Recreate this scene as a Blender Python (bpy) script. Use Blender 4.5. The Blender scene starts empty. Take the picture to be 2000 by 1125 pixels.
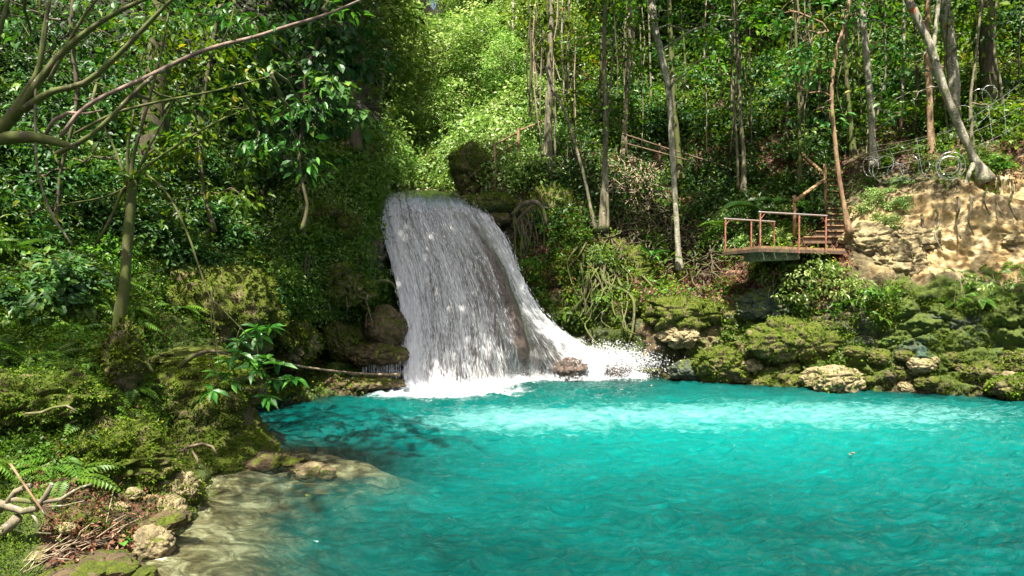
import bpy, math, numpy as np
from mathutils import Vector
sc = bpy.context.scene
COL = sc.collection
# ------------------------------------------------------------ camera, sky, sun, exposure
F = 1333.0; HY = 562.5; CH = 3.0           # focal length in pixels, horizon row, camera height
cam = bpy.data.objects.new('camera', bpy.data.cameras.new('camera')); COL.objects.link(cam)
cam.data.lens = 24.0; cam.data.sensor_width = 36.0
cam.location = (0, 0, CH); cam.rotation_euler = (math.radians(90), 0, 0)
cam.data.clip_start = 0.1; cam.data.clip_end = 500
sc.camera = cam
SUN = np.array([-0.10, -0.43, 0.88]); SUN /= np.linalg.norm(SUN)
w = bpy.data.worlds.new("World"); sc.world = w; w.use_nodes = True
wn = w.node_tree.nodes; bg = wn['Background']
sk = wn.new('ShaderNodeTexSky'); sk.sky_type = 'NISHITA'; sk.sun_disc = False
sk.sun_elevation = math.asin(SUN[2]); sk.sun_rotation = math.atan2(SUN[0], SUN[1])
w.node_tree.links.new(sk.outputs[0], bg.inputs[0]); bg.inputs[1].default_value = 0.06
sk.dust_density = 5.0; sk.ozone_density = .3
sl = bpy.data.lights.new('sun', 'SUN'); sl.energy = 5.0; sl.angle = math.radians(0.55); sl.color = (1, .95, .84)
so = bpy.data.objects.new('sun', sl); COL.objects.link(so)
so.rotation_euler = Vector(-SUN).to_track_quat('-Z', 'Y').to_euler(); so.location = (-20, -20, 50)
sc.view_settings.view_transform = 'Standard'; sc.view_settings.look = 'None'
sc.view_settings.exposure = 1.78; sc.view_settings.gamma = 1.0
sc.render.engine = 'CYCLES'
cy = sc.cycles
cy.max_bounces = 6; cy.diffuse_bounces = 3; cy.glossy_bounces = 2; cy.transmission_bounces = 3
cy.transparent_max_bounces = 12; cy.use_denoising = True; cy.sample_clamp_indirect = 6
cy.caustics_reflective = False; cy.caustics_refractive = False

# ------------------------------------------------------------ helpers
R0 = np.random.default_rng(7)
def at(px, py, D):
    return np.array([(px-1000)*D/F, D, CH-(py-HY)*D/F])
def scr(P):
    P = np.asarray(P)
    return 1000+P[..., 0]*F/P[..., 1], HY-(P[..., 2]-CH)*F/P[..., 1]
def hsh(ix, iy, iz, s):
    h = (ix.astype(np.int64)*374761393 + iy.astype(np.int64)*668265263 + iz.astype(np.int64)*2147483647 + s*974711) & 0xffffffff
    h = ((h ^ (h >> 13))*1274126177) & 0xffffffff
    h = ((h ^ (h >> 16))*2246822519) & 0xffffffff
    return ((h ^ (h >> 15)) & 0xffffff)/16777215.0
def vn(P, s=0):
    i = np.floor(P); f = P-i; f = f*f*(3-2*f); i = i.astype(np.int64)
    r = 0
    for a in (0, 1):
        for b in (0, 1):
            for c in (0, 1):
                wgt = (f[..., 0] if a else 1-f[..., 0])*(f[..., 1] if b else 1-f[..., 1])*(f[..., 2] if c else 1-f[..., 2])
                r = r+wgt*hsh(i[..., 0]+a, i[..., 1]+b, i[..., 2]+c, s)
    return r*2-1
def fbm(P, o=4, s=0):
    r = 0; a = 1.0; t = 0
    for k in range(o):
        r = r+a*vn(P*(2.03**k)+k*17.3, s+k); t += a; a *= .5
    return r/t
def voro(P, s=0):
    i = np.floor(P).astype(np.int64); best = np.full(P.shape[:-1], 9.0); sec = best.copy()
    for a in (-1, 0, 1):
        for b in (-1, 0, 1):
            for c in (-1, 0, 1):
                q = i+np.array([a, b, c])
                o = np.stack([hsh(q[..., 0], q[..., 1], q[..., 2], s+k) for k in (1, 2, 3)], -1)
                d = np.linalg.norm(q+o-P, axis=-1)
                sec = np.minimum(sec, np.maximum(best, d)); best = np.minimum(best, d)
    return best, sec
def sstep(a, b, x):
    t = np.clip((x-a)/(b-a), 0, 1); return t*t*(3-2*t)
def cr(pts, n):
    """Catmull-Rom resample of pts (k,dim) to n points"""
    P = np.asarray(pts, float); k = len(P)
    if k == 2: return P[0]+(P[1]-P[0])*np.linspace(0, 1, n)[:, None]
    E = np.concatenate([[2*P[0]-P[1]], P, [2*P[-1]-P[-2]]])
    t = np.linspace(0, k-1, n); i = np.minimum(t.astype(int), k-2); f = (t-i).reshape((-1,)+(1,)*(P.ndim-1))
    a, b, c, d = E[i], E[i+1], E[i+2], E[i+3]
    return .5*((2*b)+(-a+c)*f+(2*a-5*b+4*c-d)*f*f+(-a+3*b-3*c+d)*f**3)
def mesh(name, V, Fs, mat=None, attrs=None, smooth=False, uv=None, mats=None):
    """V (n,3); Fs: list of (m,k) int arrays"""
    me = bpy.data.meshes.new(name)
    V = np.ascontiguousarray(V, dtype=np.float32)
    if not isinstance(Fs, (list, tuple)): Fs = [Fs]
    Fs = [np.asarray(f, np.int32) for f in Fs if len(f)]
    L = np.concatenate([f.ravel() for f in Fs]); tot = np.concatenate([np.full(len(f), f.shape[1], np.int32) for f in Fs])
    me.vertices.add(len(V)); me.vertices.foreach_set('co', V.ravel())
    me.loops.add(len(L)); me.loops.foreach_set('vertex_index', L)
    me.polygons.add(len(tot)); st = np.concatenate([[0], np.cumsum(tot)[:-1]]).astype(np.int32)
    me.polygons.foreach_set('loop_start', st); me.polygons.foreach_set('loop_total', tot)
    me.polygons.foreach_set('use_smooth', np.full(len(tot), smooth))
    if attrs:
        for k, v in attrs.items():
            at_ = me.attributes.new(k, 'FLOAT', 'POINT'); at_.data.foreach_set('value', np.ascontiguousarray(v, dtype=np.float32).ravel())
    if uv is not None:
        u = me.uv_layers.new(name='UVMap'); u.data.foreach_set('uv', np.ascontiguousarray(uv[L], dtype=np.float32).ravel())
    me.update(calc_edges=True)
    for m in (mats or ([mat] if mat else [])): me.materials.append(m)
    return me
def obj(name, me, parent=None, loc=None, **props):
    o = bpy.data.objects.new(name, me); COL.objects.link(o)
    if parent is not None: o.parent = parent
    if loc is not None: o.location = loc
    for k, v in props.items(): o[k] = v
    return o
def root(name, label, cat, loc=(0, 0, 0), group=None):
    o = bpy.data.objects.new(name, None); COL.objects.link(o); o.location = tuple(loc)
    o['label'] = label; o['category'] = cat
    if group: o['group'] = group
    return o
def gridF(nr, nc):
    i = np.arange(nr*nc).reshape(nr, nc)
    return np.stack([i[:-1, :-1], i[:-1, 1:], i[1:, 1:], i[1:, :-1]], -1).reshape(-1, 4)
class MB:
    """collects pieces of one mesh"""
    def __init__(s): s.V = []; s.F = {}; s.n = 0; s.T = []
    def add(s, V, Fs, tone=0.5):
        V = np.asarray(V, float); s.V.append(V)
        for f in (Fs if isinstance(Fs, (list, tuple)) else [Fs]):
            f = np.asarray(f); s.F.setdefault(f.shape[1], []).append(f+s.n)
        s.T.append(np.full(len(V), tone) if np.isscalar(tone) else tone); s.n += len(V)
    def tube(s, P, r, n=8, bump=0.0, sd=0, tone=.5, step=None):
        P = np.asarray(P, float); r = np.broadcast_to(np.asarray(r, float), (len(P),)).copy()
        if step:
            ln = np.linalg.norm(np.diff(P, axis=0), axis=1).sum(); m = int(np.clip(ln/step, len(P), 160))
            Q = cr(np.concatenate([P, r[:, None]], 1), m); P, r = Q[:, :3], np.maximum(Q[:, 3], 1e-4)
        T = np.gradient(P, axis=0); T /= np.linalg.norm(T, axis=1)[:, None]+1e-9
        up = np.array([.13, .31, .94]) if abs(T[:, 2]).mean() < .8 else np.array([.9, .4, .1])
        A = np.cross(T, up); A /= np.linalg.norm(A, axis=1)[:, None]; B = np.cross(T, A)
        a = np.arange(n)*2*np.pi/n
        O = A[:, None, :]*np.cos(a)[None, :, None]+B[:, None, :]*np.sin(a)[None, :, None]
        V = P[:, None]+O*r[:, None, None]
        if bump:
            q = V/ (np.mean(r)*3)
            V = V+O*(fbm(q, 3, sd)*bump*r[:, None])[..., None]
        i = np.arange(len(P)*n).reshape(len(P), n)
        f = np.stack([i[:-1], np.roll(i[:-1], -1, 1), np.roll(i[1:], -1, 1), i[1:]], -1).reshape(-1, 4)
        V = V.reshape(-1, 3); k = len(V)
        V = np.concatenate([V, P[:1], P[-1:]])
        c0 = np.stack([np.full(n, k), np.roll(i[0], -1), i[0]], -1); c1 = np.stack([np.full(n, k+1), i[-1], np.roll(i[-1], -1)], -1)
        s.add(V, [f, c0, c1], tone)
    def box(s, c, X, Y, Z, bev=0.01, tone=.5):
        """box from centre and three half-axis vectors, chamfered along its edges"""
        c, X, Y, Z = map(lambda a: np.asarray(a, float), (c, X, Y, Z))
        lx, ly, lz = (np.linalg.norm(a) for a in (X, Y, Z)); b = min(bev, lx*.45, ly*.45, lz*.45)
        def ring(z, k): return [c+X*sx*(1-(kx*b/lx))+Y*sy*(1-(ky*b/ly))+Z*z for sx, sy, kx, ky in
                ((1, -1, 1, k), (1, -1, k, 1), (-1, -1, k, 1), (-1, -1, 1, k), (-1, 1, 1, k), (-1, 1, k, 1), (1, 1, k, 1), (1, 1, 1, k))]
        zs = (-1, -1+b/lz, 1-b/lz, 1)
        V = []
        for q, z in enumerate(zs):
            if q in (0, 3): V += [c+X*sx*(1-b/lx)+Y*sy*(1-b/ly)+Z*z for sx, sy in ((1, -1), (1, -1), (-1, -1), (-1, -1), (-1, 1), (-1, 1), (1, 1), (1, 1))]
            else: V += [c+X*sx*(1-kx*b/lx)+Y*sy*(1-ky*b/ly)+Z*z for sx, sy, kx, ky in
                ((1, -1, 0, 1), (1, -1, 1, 0), (-1, -1, 1, 0), (-1, -1, 0, 1), (-1, 1, 0, 1), (-1, 1, 1, 0), (1, 1, 1, 0), (1, 1, 0, 1))]
        f = [[q*8+k, q*8+(k+1) % 8, q*8+8+(k+1) % 8, q*8+8+k] for q in range(3) for k in range(8)]
        s.add(np.array(V), [np.array(f), np.array([[7, 6, 5, 4, 3, 2, 1, 0]]), np.array([[24+k for k in range(8)]])], tone)
    def leaves(s, P, D, N, L, W, tmpl='L', tone=None, rng=R0):
        """leaf blades: base P, direction D, normal N, length L, width W"""
        n = len(P)
        if n == 0: return
        D = D/(np.linalg.norm(D, axis=1)[:, None]+1e-9); S = np.cross(D, N); S /= np.linalg.norm(S, axis=1)[:, None]+1e-9; U = np.cross(S, D)
        t = TM[tmpl]; co = np.array(t[0], float)
        L = np.broadcast_to(L, (n,)); W = np.broadcast_to(W, (n,))
        V = P[:, None]+S[:, None]*(co[None, :, 0, None]*W[:, None, None])+D[:, None]*(co[None, :, 1, None]*L[:, None, None])+U[:, None]*(co[None, :, 2, None]*L[:, None, None])
        k = len(co); fs = []
        for m in t[1]:
            m = np.array(m); fs.append((m[None]+(np.arange(n)*k)[:, None, None]).reshape(-1, m.shape[1]))
        if tone is None: tone = rng.random(n)
        s.add(V.reshape(-1, 3), fs, np.repeat(tone, k))
    def build(s, name, mat, smooth=False):
        V = np.concatenate(s.V); Fs = [np.concatenate(v) for v in s.F.values()]
        return mesh(name, V, Fs, mat, {'tone': np.concatenate(s.T)}, smooth)
TM = {
 'S': ([(0, 0, 0), (-.5, .42, .1), (0, 1, -.12), (.5, .42, .1)], [[(0, 3, 2), (0, 2, 1)]]),
 'L': ([(0, 0, 0), (0, .42, -.02), (0, 1, -.2), (-.42, .25, .06), (-.46, .6, .02), (.42, .25, .06), (.46, .6, .02)],
       [[(0, 1, 3), (3, 1, 4), (4, 1, 2), (0, 5, 1), (5, 6, 1), (6, 2, 1)]]),
 'G': ([(0, 0, 0), (0, .5, .12), (0, 1, -.1), (-.5, .35, .1), (.5, .35, .1)], [[(0, 1, 3), (3, 1, 2), (0, 4, 1), (4, 2, 1)]]),
}
def rnd_dirs(n, rng, zb=0.0, flat=1.0):
    v = rng.normal(size=(n, 3)); v[:, 2] = v[:, 2]*flat+zb
    return v/np.linalg.norm(v, axis=1)[:, None]

# ------------------------------------------------------------ materials
def newmat(name):
    m = bpy.data.materials.new(name); m.use_nodes = True
    nt = m.node_tree; return m, nt.nodes, nt.links, nt.nodes['Principled BSDF'], nt.nodes['Material Output']
def ramp(n, stops, interp='LINEAR'):
    r = n.new('ShaderNodeValToRGB'); e = r.color_ramp.elements; r.color_ramp.interpolation = interp
    e[0].position, e[0].color = stops[0][0], (*stops[0][1], 1); e[1].position, e[1].color = stops[-1][0], (*stops[-1][1], 1)
    for p, c in stops[1:-1]:
        x = e.new(p); x.color = (*c, 1)
    return r
def noise(n, l, scale, detail=4, rough=.55, vec=None, dist=0):
    t = n.new('ShaderNodeTexNoise'); t.inputs['Scale'].default_value = scale; t.inputs['Detail'].default_value = detail
    t.inputs['Roughness'].default_value = rough; t.inputs['Distortion'].default_value = dist
    if vec is not None: l.new(vec, t.inputs['Vector'])
    return t
def math_(n, l, op, a, b=None, c=None, clamp=False):
    m = n.new('ShaderNodeMath'); m.operation = op; m.use_clamp = clamp
    for i, v in enumerate((a, b, c)):
        if v is None: continue
        if isinstance(v, (int, float)): m.inputs[i].default_value = v
        else: l.new(v, m.inputs[i])
    return m.outputs[0]
def mixc(n, l, f, a, b, mode='MIX'):
    m = n.new('ShaderNodeMix'); m.data_type = 'RGBA'; m.blend_type = mode
    for i, v in ((0, f), (6, a), (7, b)):
        if isinstance(v, (int, float)): m.inputs[i].default_value = v
        elif isinstance(v, tuple): m.inputs[i].default_value = (*v, 1)
        else: l.new(v, m.inputs[i])
    return m.outputs[2]
def attr(n, name):
    a = n.new('ShaderNodeAttribute'); a.attribute_name = name; return a.outputs['Fac']
def coords(n, l, sx=1, sy=1, sz=1, which='Object'):
    t = n.new('ShaderNodeTexCoord'); m = n.new('ShaderNodeMapping'); m.inputs['Scale'].default_value = (sx, sy, sz)
    l.new(t.outputs[which], m.inputs[0]); return m.outputs[0]
def leafmat(name, stops, trans=.35, rough=.5, spec=.3, hue=.02, tint=(1.5, 1.5, .35)):
    m, n, l, p, out = newmat(name)
    r = ramp(n, stops); l.new(attr(n, 'tone'), r.inputs[0])
    oi = n.new('ShaderNodeObjectInfo'); hs = n.new('ShaderNodeHueSaturation')
    l.new(math_(n, l, 'MULTIPLY_ADD', oi.outputs['Random'], hue*2, .5-hue), hs.inputs['Hue'])
    l.new(math_(n, l, 'MULTIPLY_ADD', oi.outputs['Random'], .5, .75), hs.inputs['Value'])
    l.new(r.outputs[0], hs.inputs['Color'])
    l.new(hs.outputs[0], p.inputs['Base Color']); p.inputs['Roughness'].default_value = rough
    p.inputs['Specular IOR Level'].default_value = spec
    tr = n.new('ShaderNodeBsdfTranslucent'); l.new(mixc(n, l, 1.0, hs.outputs[0], tint, 'MULTIPLY'), tr.inputs['Color'])
    mx = n.new('ShaderNodeMixShader'); mx.inputs[0].default_value = trans
    l.new(p.outputs[0], mx.inputs[1]); l.new(tr.outputs[0], mx.inputs[2]); l.new(mx.outputs[0], out.inputs[0])
    return m
M = {}
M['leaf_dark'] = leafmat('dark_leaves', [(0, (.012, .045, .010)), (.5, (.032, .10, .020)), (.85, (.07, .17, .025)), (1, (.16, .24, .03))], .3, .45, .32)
M['leaf_mid'] = leafmat('green_leaves', [(0, (.025, .07, .006)), (.5, (.075, .16, .012)), (.9, (.16, .26, .02)), (1, (.34, .30, .03))], .4, .42)
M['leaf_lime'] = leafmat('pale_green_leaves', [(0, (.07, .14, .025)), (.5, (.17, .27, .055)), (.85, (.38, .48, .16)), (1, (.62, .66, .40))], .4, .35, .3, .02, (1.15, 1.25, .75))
M['leaf_gloss'] = leafmat('glossy_leaves', [(0, (.025, .09, .010)), (.5, (.06, .17, .022)), (1, (.13, .27, .04))], .3, .36, .4)
M['moss'] = leafmat('moss_tufts', [(0, (.025, .05, .004)), (.5, (.075, .13, .008)), (1, (.18, .24, .016))], .3, .8, .15)
M['fern'] = leafmat('fern_fronds', [(0, (.04, .11, .01)), (.5, (.09, .18, .015)), (1, (.18, .27, .03))], .4, .5, .4)
M['litter'] = leafmat('dead_leaves', [(0, (.05, .018, .008)), (.4, (.13, .05, .02)), (.8, (.26, .13, .06)), (1, (.42, .28, .16))], .15, .7, .3, .01, (1.2, .9, .5))
M['yellow_leaf'] = leafmat('yellow_leaves', [(0, (.5, .32, .02)), (1, (.6, .45, .05))], .3)

def rockmat(name, dark, light, moss=0.0, bump=.6, wet=0.0, sc_=1.0, mcol=((.018, .034, .003), (.12, .145, .009))):
    m, n, l, p, out = newmat(name); v = coords(n, l)
    a = noise(n, l, 1.7*sc_, 8, .65, v, .3); b = noise(n, l, 9*sc_, 6, .6, v)
    r = ramp(n, [(.3, dark), (.52, tuple((x+y)/2 for x, y in zip(dark, light))), (.7, light)])
    l.new(math_(n, l, 'MULTIPLY_ADD', b.outputs[0], .45, math_(n, l, 'MULTIPLY', a.outputs[0], .6)), r.inputs[0])
    c = r.outputs[0]
    vo = n.new('ShaderNodeTexVoronoi'); vo.feature = 'DISTANCE_TO_EDGE'; vo.inputs['Scale'].default_value = 2.3*sc_; l.new(mixv(n, l, v, b, .25), vo.inputs['Vector'])
    crk = ramp(n, [(0, (.45, .45, .45)), (.09, (1, 1, 1))]); l.new(vo.outputs['Distance'], crk.inputs[0])
    c = mixc(n, l, .8, c, crk.outputs[0], 'MULTIPLY')
    if moss:
        g = n.new('ShaderNodeNewGeometry'); sx = n.new('ShaderNodeSeparateXYZ'); l.new(g.outputs['Normal'], sx.inputs[0])
        k = noise(n, l, 2.6*sc_, 6, .7, v); f = noise(n, l, 40*sc_, 3, .6, v)
        mm = math_(n, l, 'ADD', math_(n, l, 'MULTIPLY_ADD', sx.outputs['Z'], .22, math_(n, l, 'MULTIPLY_ADD', k.outputs[0], 2.0, math_(n, l, 'MULTIPLY', b.outputs[0], .8))), moss-1.85)
        mk = n.new('ShaderNodeMapRange'); mk.inputs[1].default_value = .12; mk.inputs[2].default_value = .28; l.new(mm, mk.inputs[0])
        mr = ramp(n, [(.3, mcol[0]), (.7, mcol[1])]); l.new(math_(n, l, 'MULTIPLY_ADD', f.outputs[0], .5, math_(n, l, 'MULTIPLY', b.outputs[0], .5)), mr.inputs[0])
        c = mixc(n, l, mk.outputs[0], c, mr.outputs[0])
    l.new(c, p.inputs['Base Color'])
    p.inputs['Roughness'].default_value = .9-.65*wet; p.inputs['Specular IOR Level'].default_value = .3+.4*wet
    bn = noise(n, l, 14*sc_, 8, .7, v); bm = n.new('ShaderNodeBump'); bm.inputs['Strength'].default_value = min(1, bump+.25); bm.inputs['Distance'].default_value = .10
    v2 = n.new('ShaderNodeTexVoronoi'); v2.inputs['Scale'].default_value = 7*sc_; l.new(mixv(n, l, v, bn, .15), v2.inputs['Vector'])
    l.new(math_(n, l, 'MULTIPLY_ADD', v2.outputs['Distance'], .5, math_(n, l, 'MULTIPLY_ADD', a.outputs[0], 1.5, bn.outputs[0])), bm.inputs['Height']); l.new(bm.outputs[0], p.inputs['Normal'])
    return m
def mixv(n, l, v, tex, amt):
    m = n.new('ShaderNodeVectorMath'); m.operation = 'MULTIPLY_ADD'
    l.new(tex.outputs['Color'], m.inputs[0]); m.inputs[1].default_value = (amt,)*3; l.new(v, m.inputs[2]); return m.outputs[0]
M['rock_moss'] = rockmat('mossy_limestone', (.05, .042, .02), (.30, .24, .12), .62)
M['rock_mix'] = rockmat('patchy_mossy_limestone', (.035, .03, .013), (.30, .24, .11), .68)
M['rock_pale'] = rockmat('pale_limestone', (.12, .095, .045), (.50, .40, .22), .30)
M['rock_brown'] = rockmat('brown_limestone', (.035, .025, .013), (.23, .165, .085), .45)
M['rock_wet'] = rockmat('wet_dark_rock', (.03, .019, .014), (.17, .115, .08), 0, .8, .9)
M['rock_teal'] = rockmat('algae_stained_rock', (.014, .026, .018), (.085, .105, .06), .5, .6, .5)
M['concrete'] = rockmat('weathered_concrete', (.14, .13, .08), (.34, .31, .2), .35, .3)
def barkmat(name, dark, light, moss=.0, lichen=.0, red=0.0):
    m, n, l, p, out = newmat(name); v = coords(n, l); vs = coords(n, l, 1, 1, .35)
    a = noise(n, l, 9, 6, .6, vs); r = ramp(n, [(.35, dark), (.65, light)]); l.new(a.outputs[0], r.inputs[0]); c = r.outputs[0]
    if lichen:
        k = noise(n, l, 13, 5, .6, v); q = ramp(n, [(.66-lichen*.2, (0, 0, 0)), (.70-lichen*.2, (.8, .8, .8))]); l.new(k.outputs[0], q.inputs[0])
        c = mixc(n, l, q.outputs[0], c, (.46, .45, .38))
    if moss:
        k = noise(n, l, 3.2, 6, .7, v); q = ramp(n, [(.62-moss*.3, (0, 0, 0)), (.72-moss*.3, (1, 1, 1))]); l.new(k.outputs[0], q.inputs[0])
        c = mixc(n, l, q.outputs[0], c, (.07, .085, .012))
    if red:
        k = noise(n, l, 1.6, 2, .5, v); q = ramp(n, [(.66, (0, 0, 0)), (.69, (1, 1, 1))]); l.new(k.outputs[0], q.inputs[0])
        c = mixc(n, l, q.outputs[0], c, (.30, .09, .04))
    l.new(c, p.inputs['Base Color']); p.inputs['Roughness'].default_value = .85
    bm = n.new('ShaderNodeBump'); bm.inputs['Strength'].default_value = .6; bm.inputs['Distance'].default_value = .02
    l.new(a.outputs[0], bm.inputs['Height']); l.new(bm.outputs[0], p.inputs['Normal'])
    return m
M['bark_pale'] = barkmat('pale_spotted_bark', (.12, .105, .07), (.33, .30, .22), .25, .4, .35)
M['bark_grey'] = barkmat('grey_bark', (.07, .058, .036), (.21, .175, .11), .35, .25)
M['bark_green'] = barkmat('mossy_bark', (.035, .027, .013), (.12, .098, .042), .7, .3)
M['bark_red'] = barkmat('reddish_bark', (.12, .06, .03), (.30, .19, .10), .2, .2, .6)
M['bark_dark'] = barkmat('dark_bark', (.03, .022, .013), (.095, .07, .04), .45, 0)
M['twig'] = barkmat('dry_twigs', (.12, .085, .05), (.36, .28, .18))
M['bark_smooth'] = barkmat('smooth_purple_bark', (.12, .08, .06), (.27, .19, .14), .1, .15)
M['wood'] = barkmat('weathered_timber', (.14, .08, .035), (.34, .21, .10), .12)
M['wood_dark'] = barkmat('dark_timber', (.05, .03, .018), (.15, .09, .055), .25)
def paint(name, a, b, metallic=0, rough=.55):
    m, n, l, p, out = newmat(name); k = noise(n, l, 14, 5, .6, coords(n, l)); r = ramp(n, [(.42, a), (.6, b)])
    l.new(k.outputs[0], r.inputs[0]); l.new(r.outputs[0], p.inputs['Base Color']); p.inputs['Roughness'].default_value = rough; p.inputs['Metallic'].default_value = metallic
    return m
M['red_paint'] = paint('rusty_red_paint', (.22, .055, .035), (.30, .14, .09))
M['steel'] = paint('worn_steel_pipe', (.32, .32, .33), (.46, .30, .24), .5, .45)
M['wire'] = paint('galvanised_wire', (.5, .5, .5), (.7, .7, .7), .8, .35)

# ------------------------------------------------------------ terrain (banks, gully and forested slopes), one sheet
TC = {
 -900: [(2400, 2.2), (1700, 3.2), (1100, 4.4), (700, 6), (300, 9), (-300, 14), (-2500, 26)],
 -500: [(1673, 3.6), (1300, 4.6), (900, 6), (600, 8), (300, 11), (-300, 16), (-1500, 26)],
 -200: [(1490, 4.3), (1200, 5.2), (850, 7), (600, 9.5), (300, 13), (-300, 19), (-1200, 28)],
 0: [(1303, 5.4), (1125, 6.6), (950, 8), (760, 9.5), (640, 11), (520, 13), (300, 16), (0, 20), (-600, 30)],
 150: [(1197, 6.3), (1090, 7.2), (1000, 7.7), (930, 8.2), (820, 9.0), (740, 10.3), (620, 12.5), (500, 14.5), (300, 18), (0, 22), (-600, 32)],
 290: [(1125, 7.1), (1060, 7.9), (990, 8.6), (920, 9.4), (870, 10.3), (810, 11.8), (745, 12.8), (670, 13.6), (540, 15.5), (400, 18), (250, 20.5), (0, 24), (-600, 34)],
 325: [(1070, 7.8), (1000, 8.7), (940, 9.6), (885, 11.4), (820, 12.7), (745, 13.4), (670, 14.0), (560, 16), (440, 18), (320, 20.3), (150, 22.5), (0, 24.5), (-600, 34.5)],
 380: [(975, 9.7), (935, 11.0), (885, 12.9), (800, 13.5), (735, 13.9), (680, 14.4), (580, 16), (480, 18), (380, 20), (200, 22), (0, 25), (-600, 35)],
 450: [(818, 15.6), (760, 15.9), (700, 16.3), (640, 17), (560, 17.8), (490, 19), (440, 21), (300, 22.5), (0, 26), (-600, 36)],
 560: [(790, 17.5), (756, 19.2), (715, 20.8), (640, 20.8), (606, 19.0), (540, 19.0), (480, 20.3), (430, 22), (300, 23), (150, 25), (0, 27), (-600, 38)],
 640: [(773, 19.0), (748, 20.4), (728, 21.8), (640, 23), (606, 20.6), (560, 20.2), (460, 21), (380, 22), (300, 22.8), (200, 25), (0, 29), (-600, 40)],
 700: [(765, 19.7), (748, 20.4), (725, 21.6), (640, 21.9), (590, 21.2), (520, 21.4), (400, 22.3), (310, 23.1), (265, 24.2), (150, 29), (-100, 38), (-600, 48)],
 735: [(762, 20.2), (745, 21), (700, 21.6), (600, 22.4), (500, 23), (410, 23.7), (330, 24.2), (290, 26), (180, 33), (0, 42), (-300, 52), (-600, 60)],
 765: [(762, 22), (600, 23.6), (420, 25.6), (387, 26.6), (378, 29), (368, 33), (330, 38), (220, 46), (80, 53), (-50, 62), (-300, 74)],
 850: [(762, 22.4), (600, 23.6), (420, 25.6), (389, 26.6), (380, 29), (372, 33), (350, 39), (250, 46), (120, 54), (52, 63), (56, 72), (80, 80)],
 890: [(762, 22.8), (600, 24), (430, 25.8), (392, 26.6), (382, 28), (365, 31), (335, 35), (230, 44), (100, 54), (-30, 63), (-200, 72)],
 950: [(760, 23.6), (620, 24.4), (470, 25.2), (400, 25.8), (382, 26.8), (372, 28), (330, 29), (290, 32), (190, 42), (0, 54), (-400, 68)],
 1000: [(752, 23.6), (640, 24), (540, 24.6), (430, 25.2), (390, 25.8), (378, 26.8), (340, 28), (285, 30), (200, 36), (60, 48), (-120, 58), (-600, 70)],
 1060: [(742, 23.2), (680, 23.5), (600, 23.9), (520, 24.3), (440, 24.8), (400, 25.5), (330, 28), (250, 32), (100, 40), (-100, 50), (-600, 64)],
 1150: [(742, 22.8), (700, 23), (650, 23.3), (560, 23.8), (490, 24.3), (440, 25.2), (380, 28), (280, 32), (100, 40), (-100, 48), (-600, 60)],
 1250: [(740, 22.7), (700, 23), (650, 23.3), (600, 23.8), (560, 24.5), (500, 26), (400, 29), (300, 33), (100, 40), (-600, 56)],
 1330: [(742, 22.2), (710, 22.4), (650, 22.7), (590, 23.6), (575, 24.6), (500, 27), (400, 30), (280, 34), (100, 39), (-600, 54)],
 1420: [(748, 21.6), (720, 21.7), (660, 22), (600, 22.6), (570, 23.2), (520, 24.2), (450, 26.2), (380, 29), (250, 34), (100, 38), (-600, 52)],
 1520: [(756, 20.8), (720, 21), (650, 21.3), (580, 21.6), (525, 22.0), (500, 22.6), (475, 24), (420, 26), (340, 29), (200, 33), (0, 38), (-600, 50)],
 1600: [(760, 20.3), (720, 20.5), (650, 20.8), (580, 21.1), (520, 21.6), (495, 22), (474, 23), (440, 25), (330, 28.4), (200, 32), (0, 37), (-600, 49)],
 1680: [(764, 19.8), (720, 20.0), (650, 20.3), (590, 20.6), (540, 21.1), (480, 21.8), (430, 22.8), (380, 24.5), (300, 27), (200, 30.5), (0, 35.5), (-600, 48)],
 1780: [(768, 19.4), (720, 19.6), (650, 19.9), (580, 20.0), (550, 20.6), (520, 21.4), (440, 21.9), (380, 22.5), (345, 23.5), (300, 26), (200, 29), (0, 34), (-600, 46)],
 1900: [(775, 18.8), (720, 19), (650, 19.3), (580, 19.4), (550, 19.8), (520, 20.6), (440, 21), (360, 21.6), (320, 22.4), (280, 24.5), (200, 27), (0, 32), (-600, 44)],
 2100: [(786, 17.9), (720, 18.1), (650, 18.4), (580, 18.5), (550, 19), (500, 19.8), (400, 20.3), (300, 21), (240, 22.4), (200, 24), (0, 30), (-600, 42)],
 2500: [(860, 13.4), (760, 14), (600, 14.6), (400, 16), (200, 18), (0, 23), (-600, 34)],
 3200: [(1100, 7.4), (850, 8), (600, 9), (300, 11), (0, 15), (-800, 24)],
}
ck = sorted(TC); KR = 430
cols_ = []
for c in ck:
    q = np.array(TC[c], float); dz = q[0]
    pre = np.array([[HY+(CH+1.6)*F/(dz[1]-.35), dz[1]-.35]]); q = np.concatenate([pre, q])
    d = np.hypot(np.diff(q[:, 0]), 22*np.diff(q[:, 1]))
    mid = (q[:-1, 0]+q[1:, 0])/2; d = d*np.where(mid < -60, .12, 1)*np.where(mid > 1130, .4, 1)
    s = np.concatenate([[0], np.cumsum(d)]); t = np.linspace(0, s[-1], KR)
    z = np.array([CH-(a[0]-HY)*a[1]/F for a in q])
    cols_.append(np.stack([np.interp(t, s, q[:, 1]), np.interp(t, s, z)], -1))
cols_ = np.array(cols_)                                        # (columns, rows, (D, z))
pxs = np.concatenate([np.linspace(-900, -60, 50, endpoint=False), np.linspace(-60, 2060, 900), np.linspace(2075, 3200, 50)])
G = np.stack([np.stack([np.interp(pxs, ck, cols_[:, r, k]) for k in (0, 1)], -1) for r in range(KR)])
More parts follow.
